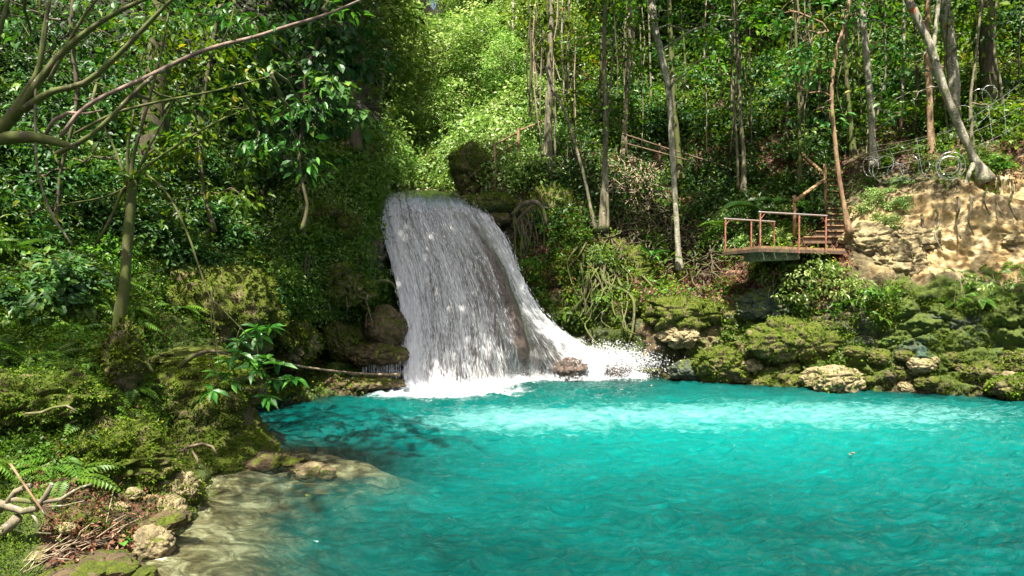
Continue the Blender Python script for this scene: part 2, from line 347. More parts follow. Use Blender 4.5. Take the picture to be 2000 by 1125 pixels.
def smooth(A, k, ax):
    if k < 1: return A
    pad = [(0, 0)]*A.ndim; pad[ax] = (k, k); B = np.pad(A, pad, mode='edge'); r = 0
    for i in range(2*k+1): r = r+np.take(B, range(i, i+A.shape[ax]), axis=ax)
    return r/(2*k+1)
G = smooth(smooth(G, 5, 1), 3, 1); G = smooth(G, 2, 0)
PX0 = np.broadcast_to(pxs[None], G.shape[:2])
T = np.stack([(PX0-1000)*G[..., 0]/F, G[..., 0], G[..., 1]], -1)
def normals(T):
    a = np.gradient(T, axis=0); b = np.gradient(T, axis=1); n = np.cross(b, a); n /= np.linalg.norm(n, axis=-1)[..., None]+1e-9
    return n
def blob(px, py, cx, cy_, rx, ry): return np.exp(-(((px-cx)/rx)**2+((py-cy_)/ry)**2))
def inbox(px, py, x0, x1, y0, y1, s=18.): return sstep(x0-s, x0+s, px)*(1-sstep(x1-s, x1+s, px))*sstep(y0-s, y0+s, py)*(1-sstep(y1-s, y1+s, py))
N_ = normals(T)
sx_, sy_ = scr(T)
far = sstep(24, 36, T[..., 1])
rocky = np.clip(inbox(sx_, sy_, 1040, 2300, 540, 900)+inbox(sx_, sy_, 690, 1080, 395, 900)+inbox(sx_, sy_, 400, 720, 560, 900)+.25*inbox(sx_, sy_, 1690, 2300, 330, 560)+.5*inbox(sx_, sy_, -300, 420, 640, 1300), 0, 1)
v1, v2 = voro(T*np.array([.8, .8, 1.5])+fbm(T*.9, 3, 5)[..., None]*.35, 11)
w1, w2 = voro(T*np.array([2.3, 2.3, 3.6])+fbm(T*2, 3, 6)[..., None]*.3, 23)
u1, u2 = voro(T*np.array([5.5, 5.5, 8.]), 31)
disp = fbm(T*.35, 3, 1)*.5*(1+far*2)+fbm(T*1.1, 4, 2)*.22
edge1 = np.clip((v2-v1)*3, 0, 1)**.6; edge2 = np.clip((w2-w1)*3, 0, 1)**.6; edge3 = np.clip((u2-u1)*3, 0, 1)**.6
rdg = .35-np.abs(fbm(T*np.array([1.5, 1.5, 2.6]), 4, 19))*1.6; rd2 = .3-np.abs(fbm(T*np.array([4., 4., 7.]), 3, 29))*1.3
disp = disp+rocky*((edge1-.7)*.30+(edge2-.7)*.10+(edge3-.7)*.05+rdg*.34+rd2*.12)+(1-rocky)*rd2*.10*(1-far)
disp = disp*np.where((sx_ > 750) & (sx_ < 930) & (sy_ > 370) & (sy_ < 420), .3, 1)
disp = disp*(.35+.65*sstep(7, 11, T[..., 1]))
disp += fbm(T*5, 3, 3)*.05
# the sandy cliff at the right is carved by slanting runnels
wpx = fbm(np.stack([sx_/60, sy_/60, sx_*0], -1), 3, 2)*70; wpy = fbm(np.stack([sx_/60, sy_/60, sx_*0], -1), 3, 8)*45
sx_, sy_ = sx_+wpx, sy_+wpy
sandm = np.clip(inbox(sx_, sy_, 1700, 2500, 385, 540, 25)+inbox(sx_, sy_, 1880, 2500, 300, 420, 25), 0, 1)
disp += -sandm*.7*np.abs(fbm(np.stack([T[..., 0]*.45-T[..., 2]*.3, T[..., 1]*.5, T[..., 2]*1.5+T[..., 0]*.5], -1), 5, 9))
T = T+N_*disp[..., None]
N_ = normals(T)
sx_, sy_ = scr(T)
ground = T; NR, NC = T.shape[:2]
# what grows or lies where
nz = fbm(T*.8, 3, 40); nz2 = fbm(T*2.5, 3, 41)
sx1, sy1 = sx_, sy_; sx_, sy_ = sx_+wpx, sy_+wpy
litter = np.clip(inbox(sx_, sy_, 1040, 1640, 90, 590, 30)+.5*inbox(sx_, sy_, 1640, 2100, 0, 330)+.6*inbox(sx_, sy_, 80, 330, 850, 1100)+.5*inbox(sx_, sy_, 480, 620, 330, 500)+.8*inbox(sx_, sy_, 540, 700, 715, 752, 8), 0, 1)
litter = np.clip(litter+nz*.4*(litter > .2), 0, 1)
mossm = np.clip(inbox(sx_, sy_, -900, 760, 250, 1400)*(.8+.5*nz)+inbox(sx_, sy_, 1040, 1500, 480, 760)*(.55+.6*nz)+inbox(sx_, sy_, 1480, 2300, 540, 800)*(.5+.6*nz), 0, 1)*(1-litter*.8)
sandm = np.clip(sandm+.8*inbox(sx_, sy_, 1640, 1800, 400, 470)+.25*inbox(sx_, sy_, 1360, 1430, 600, 700), 0, 1)
mossm = mossm*(1-sandm)
wet = np.clip(inbox(sx_, sy_, 1020, 1250, 600, 800)+inbox(sx_, sy_, 680, 1060, 378, 900)+(1-sstep(.05, .35, T[..., 2]+nz2*.1)), 0, 1)
teal = np.clip(inbox(sx_, sy_, 1780, 2400, 560, 720, 30)*1.2+inbox(sx_, sy_, 1440, 1560, 560, 640, 25)*.8+inbox(sx_, sy_, 1620, 1780, 590, 720, 30)*.6+nz*.7, 0, 1)*inbox(sx_, sy_, 1420, 2500, 545, 730, 15)
shade_soil = np.clip(inbox(sx_, sy_, -900, 3200, -3000, 250, 30)+inbox(sx_, sy_, -900, 560, -100, 600, 30), 0, 1)  # shade between the leaves painted as darker soil on the slopes
sx_, sy_ = sx1, sy1
m, n, l, p, out = newmat('forest_ground'); v = coords(n, l)
a = noise(n, l, 1.6, 8, .65, v, .3); b = noise(n, l, 8, 6, .65, v); c3 = noise(n, l, 34, 4, .6, v)
mixn = math_(n, l, 'MULTIPLY_ADD', b.outputs[0], .45, math_(n, l, 'MULTIPLY', a.outputs[0], .6))
rr = ramp(n, [(.34, (.022, .018, .009)), (.52, (.09, .07, .03)), (.72, (.30, .24, .12))]); l.new(mixn, rr.inputs[0])
tr_ = ramp(n, [(.34, (.006, .02, .02)), (.52, (.03, .075, .055)), (.7, (.10, .17, .12))]); l.new(mixn, tr_.inputs[0])
sr = ramp(n, [(.34, (.16, .095, .03)), (.5, (.40, .28, .12)), (.68, (.60, .50, .31))]); l.new(mixn, sr.inputs[0])
mr = ramp(n, [(.3, (.018, .035, .003)), (.5, (.055, .085, .006)), (.72, (.14, .16, .014))]); l.new(math_(n, l, 'MULTIPLY_ADD', c3.outputs[0], .5, math_(n, l, 'MULTIPLY', b.outputs[0], .5)), mr.inputs[0])
vo = n.new('ShaderNodeTexVoronoi'); vo.inputs['Scale'].default_value = 9; l.new(mixv(n, l, v, b, .2), vo.inputs['Vector'])
lr = ramp(n, [(0, (.012, .006, .003)), (.35, (.04, .017, .008)), (.7, (.09, .042, .02)), (1, (.22, .13, .08))]); sp = n.new('ShaderNodeSeparateColor'); l.new(vo.outputs['Color'], sp.inputs[0]); l.new(sp.outputs[0], lr.inputs[0])
dk = mixc(n, l, attr(n, 'shade_soil'), rr.outputs[0], (.018, .016, .007))
c = mixc(n, l, attr(n, 'teal'), dk, tr_.outputs[0])
c = mixc(n, l, attr(n, 'sand'), c, sr.outputs[0])
def masked(name, lo, wd, src):
    q = n.new('ShaderNodeMapRange'); q.inputs[1].default_value = lo; q.inputs[2].default_value = lo+wd
    l.new(math_(n, l, 'ADD', attr(n, name), math_(n, l, 'MULTIPLY_ADD', src, 1.4, -.7)), q.inputs[0]); return q.outputs[0]
c = mixc(n, l, masked('moss', .32, .22, mixn), c, mr.outputs[0])
c = mixc(n, l, masked('litter', .35, .2, b.outputs[0]), c, lr.outputs[0])
c = mixc(n, l, math_(n, l, 'MULTIPLY', attr(n, 'wet'), .55), c, (.25, .22, .2), 'MULTIPLY')
l.new(c, p.inputs['Base Color'])
l.new(math_(n, l, 'MULTIPLY_ADD', attr(n, 'wet'), -.55, .92), p.inputs['Roughness'])
bm = n.new('ShaderNodeBump'); bm.inputs['Strength'].default_value = .8; bm.inputs['Distance'].default_value = .07
l.new(math_(n, l, 'MULTIPLY_ADD', b.outputs[0], 1.3, c3.outputs[0]), bm.inputs['Height']); l.new(bm.outputs[0], p.inputs['Normal'])
M['ground'] = m
obj('terrain', mesh('terrain', T.reshape(-1, 3), gridF(NR, NC)[:, ::-1], m, {'moss': mossm, 'litter': litter, 'sand': sandm, 'wet': wet, 'teal': teal, 'shade_soil': shade_soil}, True), kind='structure',
    label='mossy limestone banks, leaf-littered slopes and sandy cliff around the pool')
CIDX = lambda px: int(np.clip(np.searchsorted(pxs, px), 0, NC-1))
def ground_at(px, py):
    c = CIDX(px); col = ground[:, c]; _, y = scr(col)
    ok = np.where(np.abs(y-py) < 7)[0]
    i = ok[np.argmin(col[ok, 1])] if len(ok) else int(np.argmin(np.abs(y-py)))
    return ground[i, c].copy(), N_[i, c].copy()
# screen-area weights for scattering
dpy = np.abs(np.gradient(sy_, axis=0)); dpx = np.abs(np.gradient(sx_, axis=1))
AREA = np.clip(dpy, .25, 8)*np.clip(dpx, .3, 8); AREA[(sy_ < -250) | (ground[..., 2] < .02)] = 0
def scatter(n, mask, rng, jit=.1, off=(0., .05)):
    wgt = (AREA*np.clip(mask, 0, 1)).ravel(); wgt = wgt/wgt.sum()
    i = rng.choice(len(wgt), n, p=wgt); P = ground.reshape(-1, 3)[i]; Nn = N_.reshape(-1, 3)[i]
    return P+rng.normal(size=P.shape)*jit+Nn*rng.uniform(off[0], off[1], (n, 1)), Nn

# ------------------------------------------------------------ pool
shore = np.array([at(-900, 2400, 2.2)[:2], at(-500, 1673, 3.6)[:2], at(0, 1303, 5.4)[:2], at(150, 1197, 6.3)[:2], at(290, 1125, 7.1)[:2], at(380, 975, 9.7)[:2],
                  at(400, 950, 10.3)[:2], at(500, 0, 12.3)[:2], at(640, 0, 11.4)[:2], at(500, 0, 12.7)[:2], at(455, 0, 14)[:2], at(455, 0, 15.6)[:2], at(560, 0, 17.5)[:2], at(640, 0, 19)[:2], at(700, 0, 19.7)[:2], at(790, 0, 20.4)[:2],
                  at(960, 0, 21)[:2], at(1055, 0, 22.2)[:2], at(1250, 0, 22.7)[:2], at(1420, 0, 21.6)[:2], at(1600, 0, 20.3)[:2], at(1780, 0, 19.4)[:2], at(2100, 0, 17.9)[:2], at(2500, 0, 13.4)[:2], at(3200, 0, 7.4)[:2]])
SH = np.concatenate([np.linspace(a_, b_, max(2, int(np.linalg.norm(b_-a_)/.12)), endpoint=False) for a_, b_ in zip(shore[:-1], shore[1:])])
near = SH[:, 1] < 12.0; near &= SH[:, 0] < 0
def shore_depth(XY):
    d = np.full(XY.shape[:-1], 9.0); dn = d.copy()
    for i in range(0, len(SH), 1):
        q = np.hypot(XY[..., 0]-SH[i, 0], XY[..., 1]-SH[i, 1])
        if near[i]: dn = np.minimum(dn, q)
        else: d = np.minimum(d, q)
    dep = np.minimum(np.minimum(.0+dn*.16+np.clip(dn-1.0, 0, 9)*.45, .02+d*1.1), 2.6)
    return dep
DD = np.geomspace(1.6, 27.5, 620); PP = np.concatenate([np.linspace(-1500, -60, 60, endpoint=False), np.linspace(-60, 2060, 620), np.linspace(2080, 3400, 40)])
WX = (PP[None]-1000)*DD[:, None]/F; WY = np.broadcast_to(DD[:, None], WX.shape)
XY = np.stack([WX, WY], -1)
dc = shore_depth(XY[::4, ::4]); 
yi = np.arange(0, len(DD)); dep = np.array([np.interp(np.arange(len(PP)), np.arange(0, len(PP), 4), r) for r in dc]); dep = np.stack([np.interp(yi, np.arange(0, len(DD), 4), dep[:, k]) for k in range(dep.shape[1])], 1)
zero = np.zeros_like(WX)
def wv(fx, fy, s, o=3): return fbm(np.stack([WX*fx, WY*fy, zero], -1), o, s)
# ripples run roughly across the view, sharper where the fall stirs the pool
rid = 1-np.abs(wv(1.15, 2.3, 3, 3)); rid2 = 1-np.abs(wv(2.6, 4.6, 13, 3))
fallx = np.hypot((WX+1.5)/3.2, (WY-20.2)/2.0); stir = np.exp(-fallx**2)
damp = .35+.65*sstep(.15, .8, dep)
H = (rid**2*.16+rid2**2*.085+wv(.4, .7, 31, 2)*.06+(1-np.abs(wv(5, 9, 51, 2)))*.024-.15)*damp+stir*wv(4, 4, 71, 3)*.09
foam = np.clip(np.exp(-np.clip(np.hypot((WX-np.clip(WX, -3.2, -.3))/1.2, (WY-19.9)/1.2), 0, 9)**2)*.76+np.exp(-np.hypot((WX-2.8)/2.6, (WY-22.5)/.40)**2)*.6+.6*np.exp(-np.hypot((WX+2.2)/2.0, (WY-18.8)/1.3)**2), 0, 1)
sunlit_aer = .85*np.exp(-((WX-5.5)/7.0)**4-((WY-15.8-.04*WX)/2.1)**2)+.45*np.exp(-((WX+.5)/2.5)**2-((WY-15.4)/1.5)**2)  # sunlit band of the pool put into the colour, together with bubbly water
sunlit_milk = np.exp(-(((WX-4.5)/7.5)**2+((WY-14.2)/4.2)**2))  # broad sunlit middle painted paler, also milky bubbles; foreground stays dark
Vw = np.stack([WX, WY, H], -1)
m, n, l, p, out = newmat('turquoise_water'); v = coords(n, l)
a = noise(n, l, .45, 4, .6, coords(n, l, 1, 1.6, 1)); f1 = noise(n, l, 3.0, 8, .72, coords(n, l, .8, 2.2, 1), 1.0); f2 = noise(n, l, 26, 4, .6, v)
base = ramp(n, [(.3, (.0, .034, .028)), (.5, (.0, .060, .051)), (.7, (.001, .098, .086))]); l.new(a.outputs[0], base.inputs[0])
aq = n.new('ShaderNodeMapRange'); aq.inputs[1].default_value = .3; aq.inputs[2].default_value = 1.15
l.new(math_(n, l, 'ADD', attr(n, 'sunlit_aer'), math_(n, l, 'MULTIPLY_ADD', f1.outputs[0], 2.2, -1.2)), aq.inputs[0])
c = mixc(n, l, attr(n, 'sunlit_milk'), base.outputs[0], (.0, .195, .176))
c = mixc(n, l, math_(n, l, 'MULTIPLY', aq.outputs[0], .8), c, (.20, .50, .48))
fq = n.new('ShaderNodeMapRange'); fq.inputs[1].default_value = .42; fq.inputs[2].default_value = .90
l.new(math_(n, l, 'ADD', attr(n, 'foam'), math_(n, l, 'MULTIPLY_ADD', f1.outputs[0], 1.5, math_(n, l, 'MULTIPLY_ADD', f2.outputs[0], .7, -1.12))), fq.inputs[0])
c = mixc(n, l, fq.outputs[0], c, (.54, .62, .63))
df = n.new('ShaderNodeBsdfDiffuse'); l.new(c, df.inputs[0])
tp = n.new('ShaderNodeBsdfTransparent'); tp.inputs[0].default_value = (.86, .94, .86, 1)
ms = n.new('ShaderNodeMixShader'); op = math_(n, l, 'MAXIMUM', attr(n, 'opac'), fq.outputs[0], clamp=True); l.new(op, ms.inputs[0]); l.new(tp.outputs[0], ms.inputs[1]); l.new(df.outputs[0], ms.inputs[2])
gl = n.new('ShaderNodeBsdfGlossy'); gl.inputs['Roughness'].default_value = .04
fr = n.new('ShaderNodeFresnel'); fr.inputs[0].default_value = 1.33
m2 = n.new('ShaderNodeMixShader'); l.new(fr.outputs[0], m2.inputs[0]); l.new(ms.outputs[0], m2.inputs[1]); l.new(gl.outputs[0], m2.inputs[2]); l.new(m2.outputs[0], out.inputs[0])
bm = n.new('ShaderNodeBump'); bm.inputs['Strength'].default_value = .9; bm.inputs['Distance'].default_value = .15
bn = noise(n, l, 4.6, 7, .68, coords(n, l, 1, 2.3, 1), .8); l.new(bn.outputs[0], bm.inputs['Height'])
for q in (df, gl, fr): l.new(bm.outputs[0], q.inputs['Normal'])
n.remove(p)
opac = 1-np.exp(-2.1*np.clip(dep-.04, 0, 9))
obj('pool_water', mesh('pool_water', Vw.reshape(-1, 3), gridF(*WX.shape), m, {'foam': foam, 'sunlit_aer': sunlit_aer, 'opac': opac, 'sunlit_milk': sunlit_milk}, True), kind='structure', label='turquoise pool water with ripples, foam below the fall')
# pool bed, shelving pale limestone near the banks
s_ = (slice(None, None, 4), slice(None, None, 4)); bx, by = WX[s_], WY[s_]; bd = dep[s_]
Bz = -.03-bd+fbm(np.stack([bx*1.4, by*1.4, bx*0], -1), 4, 91)*np.clip(.10+bd*.2, 0, .3)
m, n, l, p, out = newmat('pale_pool_bed'); v = coords(n, l); a = noise(n, l, 2.6, 9, .72, v, 1.0); r = ramp(n, [(.40, (.10, .07, .035)), (.5, (.26, .21, .12)), (.60, (.55, .48, .33))]); l.new(a.outputs[0], r.inputs[0]); l.new(r.outputs[0], p.inputs['Base Color'])
obj('pool_bed', mesh('pool_bed', np.stack([bx, by, Bz], -1).reshape(-1, 3), gridF(*bx.shape), m, None, True), kind='structure', label='pale shelving limestone bed of the pool')

# ------------------------------------------------------------ waterfall
FR = [
 [(735, 388, 29.5), (770, 380, 29.5), (815, 378, 29.5), (860, 379, 29.5), (900, 380, 29.5), (925, 384, 29.5)],
 [(738, 392, 26.8), (780, 378, 26.8), (830, 375, 26.8), (870, 379, 26.8), (900, 384, 26.8), (930, 392, 26.8)],
 [(741, 404, 25.0), (785, 386, 24.9), (830, 384, 24.8), (872, 388, 24.8), (905, 394, 24.9), (950, 418, 25.1)],
 [(745, 445, 24.2), (792, 435, 23.9), (842, 430, 23.7), (890, 435, 23.7), (930, 445, 23.9), (988, 470, 24.4)],
 [(766, 520, 23.2), (820, 515, 22.9), (872, 512, 22.7), (925, 515, 22.6), (968, 525, 22.8), (1014, 540, 23.6)],
 [(782, 600, 22.3), (838, 600, 22.0), (895, 600, 21.8), (952, 602, 21.8), (1002, 608, 22.1), (1060, 618, 23.1)],
 [(788, 680, 21.3), (846, 680, 21.0), (905, 680, 20.9), (970, 680, 21.1), (1035, 682, 21.8), (1140, 680, 22.9)],
 [(790, 757, 20.5), (850, 760, 20.3), (915, 758, 20.4), (985, 750, 21.2), (1055, 742, 22.2), (1255, 739, 22.6)],
 [(790, 790, 20.2), (850, 795, 20.0), (915, 790, 20.1), (985, 785, 20.9), (1055, 775, 21.9), (1265, 770, 22.3)],
]
P8 = np.array([[at(*q) for q in r] for r in FR])
S = cr(P8, 260); S = np.swapaxes(cr(np.swapaxes(S, 0, 1), 190), 0, 1)          # (rows down, across)
SN = normals(S)
if SN[..., 1].mean() > 0: SN = -SN
uu = np.linspace(0, 1, 190)[None]*np.ones((260, 1)); vv = np.linspace(0, 1, 260)[:, None]*np.ones((1, 190))
rib = np.exp(-((uu-.79+.02*np.sin(vv*9)+fbm(np.stack([uu*0, vv*7, uu*0], -1), 3, 8)*.02)/.035)**2)*sstep(.2, .4, vv)
sprm = fbm(np.stack([uu*9, vv*3, uu*0], -1), 4, 61)
topn = 1-sstep(.28, .42, vv)
S = S+SN*(rib*.22+sprm*.20*sstep(.3, .6, vv)+fbm(np.stack([uu*22, vv*8, uu*0], -1), 3, 62)*.05)[..., None]
S[:, :, 2] = np.where(vv < .3, S[..., 2], S[..., 2])
SN = normals(S); SN = -SN if SN[..., 1].mean() > 0 else SN
fall = root('waterfall', 'white waterfall sliding over a dark rounded rock face into the turquoise pool', 'waterfall', tuple(at(950, 750, 21)))
fl = np.array(fall.location)
RK = S-SN*(.10+.06*(voro(S*np.array([1.6, 1.6, 3.0]), 5)[0]))[..., None]
# close the sides of the rock back into the bank
RK = np.concatenate([RK[:, :1]+np.array([-.25, 1.6, -.3]), RK[:, :1]+np.array([-.12, .5, -.05]), RK, RK[:, -1:]+np.array([.15, .5, -.05]), RK[:, -1:]+np.array([.3, 1.6, -.3])], 1)
obj('rock_face', mesh('rock_face', RK.reshape(-1, 3)-fl, gridF(*RK.shape[:2]), M['rock_wet'], None, True), fall)
# how much white water runs where
dens = .53+.34*np.exp(-((uu-.05)/.12)**2)+.10*np.exp(-((uu-.35)/.18)**2)+.20*sstep(.86, .93, uu)-.42*rib-.10*np.exp(-((uu-.68)/.06)**2)
dens = dens-.16*sstep(.72, .97, vv)*sstep(.12, .25, uu)*(1-sstep(.6, .75, uu))
dens = dens-.26*(1-sstep(.26, .45, vv))*np.exp(-((uu-.45)/.25)**2)+.03*sstep(.5, .95, vv)*(uu < .75)+.3*sstep(.80, .88, vv)*sstep(.8, .9, uu)
m, n, l, p, out = newmat('falling_water')
tc = n.new('ShaderNodeUVMap'); tc.uv_map = 'UVMap'
def mp(x, y):
    q = n.new('ShaderNodeMapping'); q.inputs['Scale'].default_value = (x, y, 1); l.new(tc.outputs[0], q.inputs[0]); return q.outputs[0]
big = noise(n, l, 1, 3, .6, mp(3.2, .45), .5); mid = noise(n, l, 1, 5, .65, mp(13, 1.0), .5); fin = noise(n, l, 1, 3, .6, mp(46, 3.6), .35)
sm = math_(n, l, 'MULTIPLY_ADD', big.outputs[0], .55, math_(n, l, 'MULTIPLY_ADD', mid.outputs[0], .8, math_(n, l, 'MULTIPLY', fin.outputs[0], .95)))
al = n.new('ShaderNodeMapRange'); al.inputs[1].default_value = 1.62; al.inputs[2].default_value = 2.12
l.new(math_(n, l, 'ADD', sm, math_(n, l, 'MULTIPLY', attr(n, 'dens'), 1.1)), al.inputs[0])
p.inputs['Base Color'].default_value = (.80, .80, .80, 1); p.inputs['Roughness'].default_value = .35
tl = n.new('ShaderNodeBsdfTranslucent'); tl.inputs[0].default_value = (.7, .71, .73, 1)
mw = n.new('ShaderNodeMixShader'); mw.inputs[0].default_value = .25; l.new(p.outputs[0], mw.inputs[1]); l.new(tl.outputs[0], mw.inputs[2])
tp = n.new('ShaderNodeBsdfTransparent'); gl = n.new('ShaderNodeBsdfGlossy'); gl.inputs['Roughness'].default_value = .12; fr = n.new('ShaderNodeFresnel'); fr.inputs[0].default_value = 1.33
bm = n.new('ShaderNodeBump'); bm.inputs['Strength'].default_value = .7; bm.inputs['Distance'].default_value = .05; l.new(sm, bm.inputs['Height'])
for q in (p, gl, fr): l.new(bm.outputs[0], q.inputs['Normal'])
film = n.new('ShaderNodeMixShader'); l.new(fr.outputs[0], film.inputs[0]); l.new(tp.outputs[0], film.inputs[1]); l.new(gl.outputs[0], film.inputs[2])
mx = n.new('ShaderNodeMixShader'); l.new(al.outputs[0], mx.inputs[0]); l.new(film.outputs[0], mx.inputs[1]); l.new(mw.outputs[0], mx.inputs[2]); l.new(mx.outputs[0], out.inputs[0])
M['water_fall'] = m
lump = fbm(np.stack([uu*30, vv*14, uu*0], -1), 3, 63)*.05+.05
SH2 = S+SN*lump[..., None]
uvm = np.stack([uu*5.0, vv*9.5], -1).reshape(-1, 2)
obj('water_sheet', mesh('water_sheet', SH2.reshape(-1, 3)-fl, gridF(260, 190), m, {'dens': dens}, True, uv=uvm), fall)
# flung drops and short streaks
rng = np.random.default_rng(3)
def drops(n_, pw, rows=(60, 240), off=(.03, .16), ln=(.05, .2), wd=(.006, .016)):
    wgt = np.clip(dens-.35, 0.01, 1)**pw; wgt[:rows[0]] = 0; wgt[rows[1]:] = 0; wgt = (wgt/wgt.sum()).ravel()
    k = rng.choice(len(wgt), n_, p=wgt); ii, jj = np.divmod(k, 190); ii = np.clip(ii, 1, 258)
    fl_ = S[ii+1, jj]-S[ii-1, jj]; fl_ /= np.linalg.norm(fl_, axis=1)[:, None]
    P = S[ii, jj]+SN[ii, jj]*rng.uniform(*off, (n_, 1))+rng.normal(size=(n_, 3))*.04
    return P, fl_+rng.normal(size=(n_, 3))*.12
def spindles(mb, P, D, L, W):
    D = D/np.linalg.norm(D, axis=1)[:, None]; A = np.cross(D, [0.3, 1, .1]); A /= np.linalg.norm(A, axis=1)[:, None]; B = np.cross(D, A); k = len(P)
    a_ = [0, 2*np.pi/3, 4*np.pi/3]
    V = np.stack([P-D*L[:, None]*.4]+[P+(A*math.cos(t)+B*math.sin(t))*W[:, None]+D*L[:, None]*.2 for t in a_]+[P+D*L[:, None]*.6], 1)
    f = np.array([(0, 2, 1), (0, 3, 2), (0, 1, 3), (1, 2, 4), (2, 3, 4), (3, 1, 4)])
    mb.add(V.reshape(-1, 3), (f[None]+(np.arange(k)*5)[:, None, None]).reshape(-1, 3))
m, n, l, p, out = newmat('white_drops'); p.inputs['Base Color'].default_value = (.9, .92, .95, 1); p.inputs['Roughness'].default_value = .3; M['drops'] = m
mb = MB(); P, D = drops(8000, 1.6); spindles(mb, P-fl, D, rng.uniform(.08, .3, 8000), rng.uniform(.002, .006, 8000))
o = obj('falling_drops', mb.build('falling_drops', M['drops']), fall, kind='stuff')
# splash thrown up at the foot of the chute and along the base
mb = MB(); k = 7000; t = rng.random(k); c0 = np.array([at(1150, 700, 22.4), at(1200, 700, 22.2), at(1235, 705, 22.2), at(1180, 690, 22.4)])
P = c0[rng.integers(0, 4, k)]+rng.normal(size=(k, 3))*np.array([.55, .28, .20]); P[:, 2] = np.abs(P[:, 2]-.05)+.02
D = np.stack([rng.normal(size=k)*.8+.5, rng.normal(size=k)*.5, rng.normal(size=k)], -1); spindles(mb, P-fl, D, rng.uniform(.015, .07, k), rng.uniform(.002, .008, k))
k = 16000; t = rng.random(k); base = cr(P8[7], 200)[rng.integers(0, 200, k)]; P = base+rng.normal(size=(k, 3))*np.array([.15, .25, .10])+np.array([0, -.25, .02]); P[:, 2] = np.abs(P[:, 2])+.01
spindles(mb, P-fl, rng.normal(size=(k, 3)), rng.uniform(.015, .07, k), rng.uniform(.003, .011, k))
# dripping curtain under the ledge at the side of the fall
for px in np.arange(708, 782, 2.6):
    q0 = at(px+rng.normal(), 700+rng.uniform(-6, 8), 20.55)
    zz = np.sort(rng.uniform(.05, q0[2], 16)); spindles(mb, np.stack([np.full(16, q0[0]), np.full(16, q0[1]), zz], -1)-fl, np.tile([[.0, 0, -1.]], (16, 1))+rng.normal(size=(16, 3))*.03, rng.uniform(.08, .3, 16), rng.uniform(.002, .006, 16))
obj('splash_drops', mb.build('splash_drops', M['drops']), fall, kind='stuff')

# ------------------------------------------------------------ boulders and ledges
import bmesh
_b = bmesh.new(); bmesh.ops.create_icosphere(_b, subdivisions=5, radius=1.0)
ICOV = np.array([v_.co[:] for v_ in _b.verts]); ICOF = np.array([[v_.index for v_ in f_.verts] for f_ in _b.faces]); _b.free()
_b = bmesh.new(); bmesh.ops.create_icosphere(_b, subdivisions=6, radius=1.0)
ICOV6 = np.array([v_.co[:] for v_ in _b.verts]); ICOF6 = np.array([[v_.index for v_ in f_.verts] for f_ in _b.faces]); _b.free()
def tufts(P, Nn, rng, L=(.03, .07), mat='moss', wr=.35, spread=.8, k=1):
    mb = MB()
    P = np.repeat(P, k, 0); Nn = np.repeat(Nn, k, 0)
    D = Nn*.7+rng.normal(size=P.shape)*spread*.6+np.array([0, 0, -.15]); U = Nn+rng.normal(size=P.shape)*.5
    ln = rng.uniform(L[0], L[1], len(P)); mb.leaves(P, D, U, ln, ln*wr*rng.uniform(.8, 1.4, len(P)), 'S', np.clip(.5+fbm(P*1.3, 2, 5)*.9+rng.normal(size=len(P))*.16, 0, 1), rng)
    return mb
def boulder(name, label, px, py, rx, ry, D=None, mat='rock_moss', sd=1, deep=None, lump=.28, tilt=0, moss=0, group=None, cat='boulder', fl=1.0):
    """rock whose picture centre is (px,py) with half sizes rx, ry in photo pixels"""
    rng = np.random.default_rng(sd)
    if D is None: D = ground_at(px, py)[0][1]
    if D > 18: D += .4*ry*D/F
    c = at(px, py, D); sx, sz = rx*D/F, ry*D/F; sy = deep if deep else (sx+sz)/2
    big = rx > 45
    V = (ICOV6 if big else ICOV).copy(); q = V*np.array([sx, sy, sz])*1.3+c
    fr_ = 1/(max(sx, sz)+.05)
    q2 = q*np.array([1, 1, 1.5])
    d = fbm(q*fr_*.9, 3, sd)*lump*1.5+(.33-np.abs(fbm(q2*fr_*1.5, 4, sd+4))*1.5)*lump*1.0+(.3-np.abs(fbm(q2*fr_*4, 4, sd+5))*1.2)*lump*.45; a_, b_ = voro(q*fr_*np.array([1.3, 1.3, 2.4]), sd+3); d += np.clip((.12-(b_-a_))*4, -.1, .5)*-lump*.8
    d += fbm(q*fr_*11, 3, sd+1)*lump*.16; d = np.maximum(d, -.55)
    V = V*(1+d)[:, None]*np.array([sx, sy, sz])
    if tilt: ca, sa = math.cos(tilt), math.sin(tilt); V = np.stack([V[:, 0]*ca-V[:, 2]*sa, V[:, 1], V[:, 0]*sa+V[:, 2]*ca], -1)
    pr = dict(label=label, category=cat)
    if group: pr['group'] = group
    o = obj(name, mesh(name, V, ICOF6 if big else ICOF, M[mat], None, True), None, tuple(c), **pr)
    if moss:
        nn = V/np.linalg.norm(V, axis=1)[:, None]; ok = np.where((nn[:, 1] < .4) & (fbm((V+c)*2.2, 3, sd+9)+.4*nn[:, 2] > -.25))[0]
        i = rng.choice(ok, moss*2); tf = tufts(V[i], nn[i], rng, (.03, .08) if D > 10 else (.018, .05), wr=.45)
        i = rng.choice(ok, moss//3); tf.leaves(V[i]+nn[i]*.02, nn[i]+rng.normal(size=(len(i), 3))*.6, nn[i]*.4+np.array([0, 0, 1.])+rng.normal(size=(len(i), 3))*.4, .09 if D > 10 else .05, .05 if D > 10 else .025, 'S', rng.uniform(.3, .9, len(i)), rng)
        obj('moss', tf.build('moss', M['moss']), o, kind='stuff')
    return o
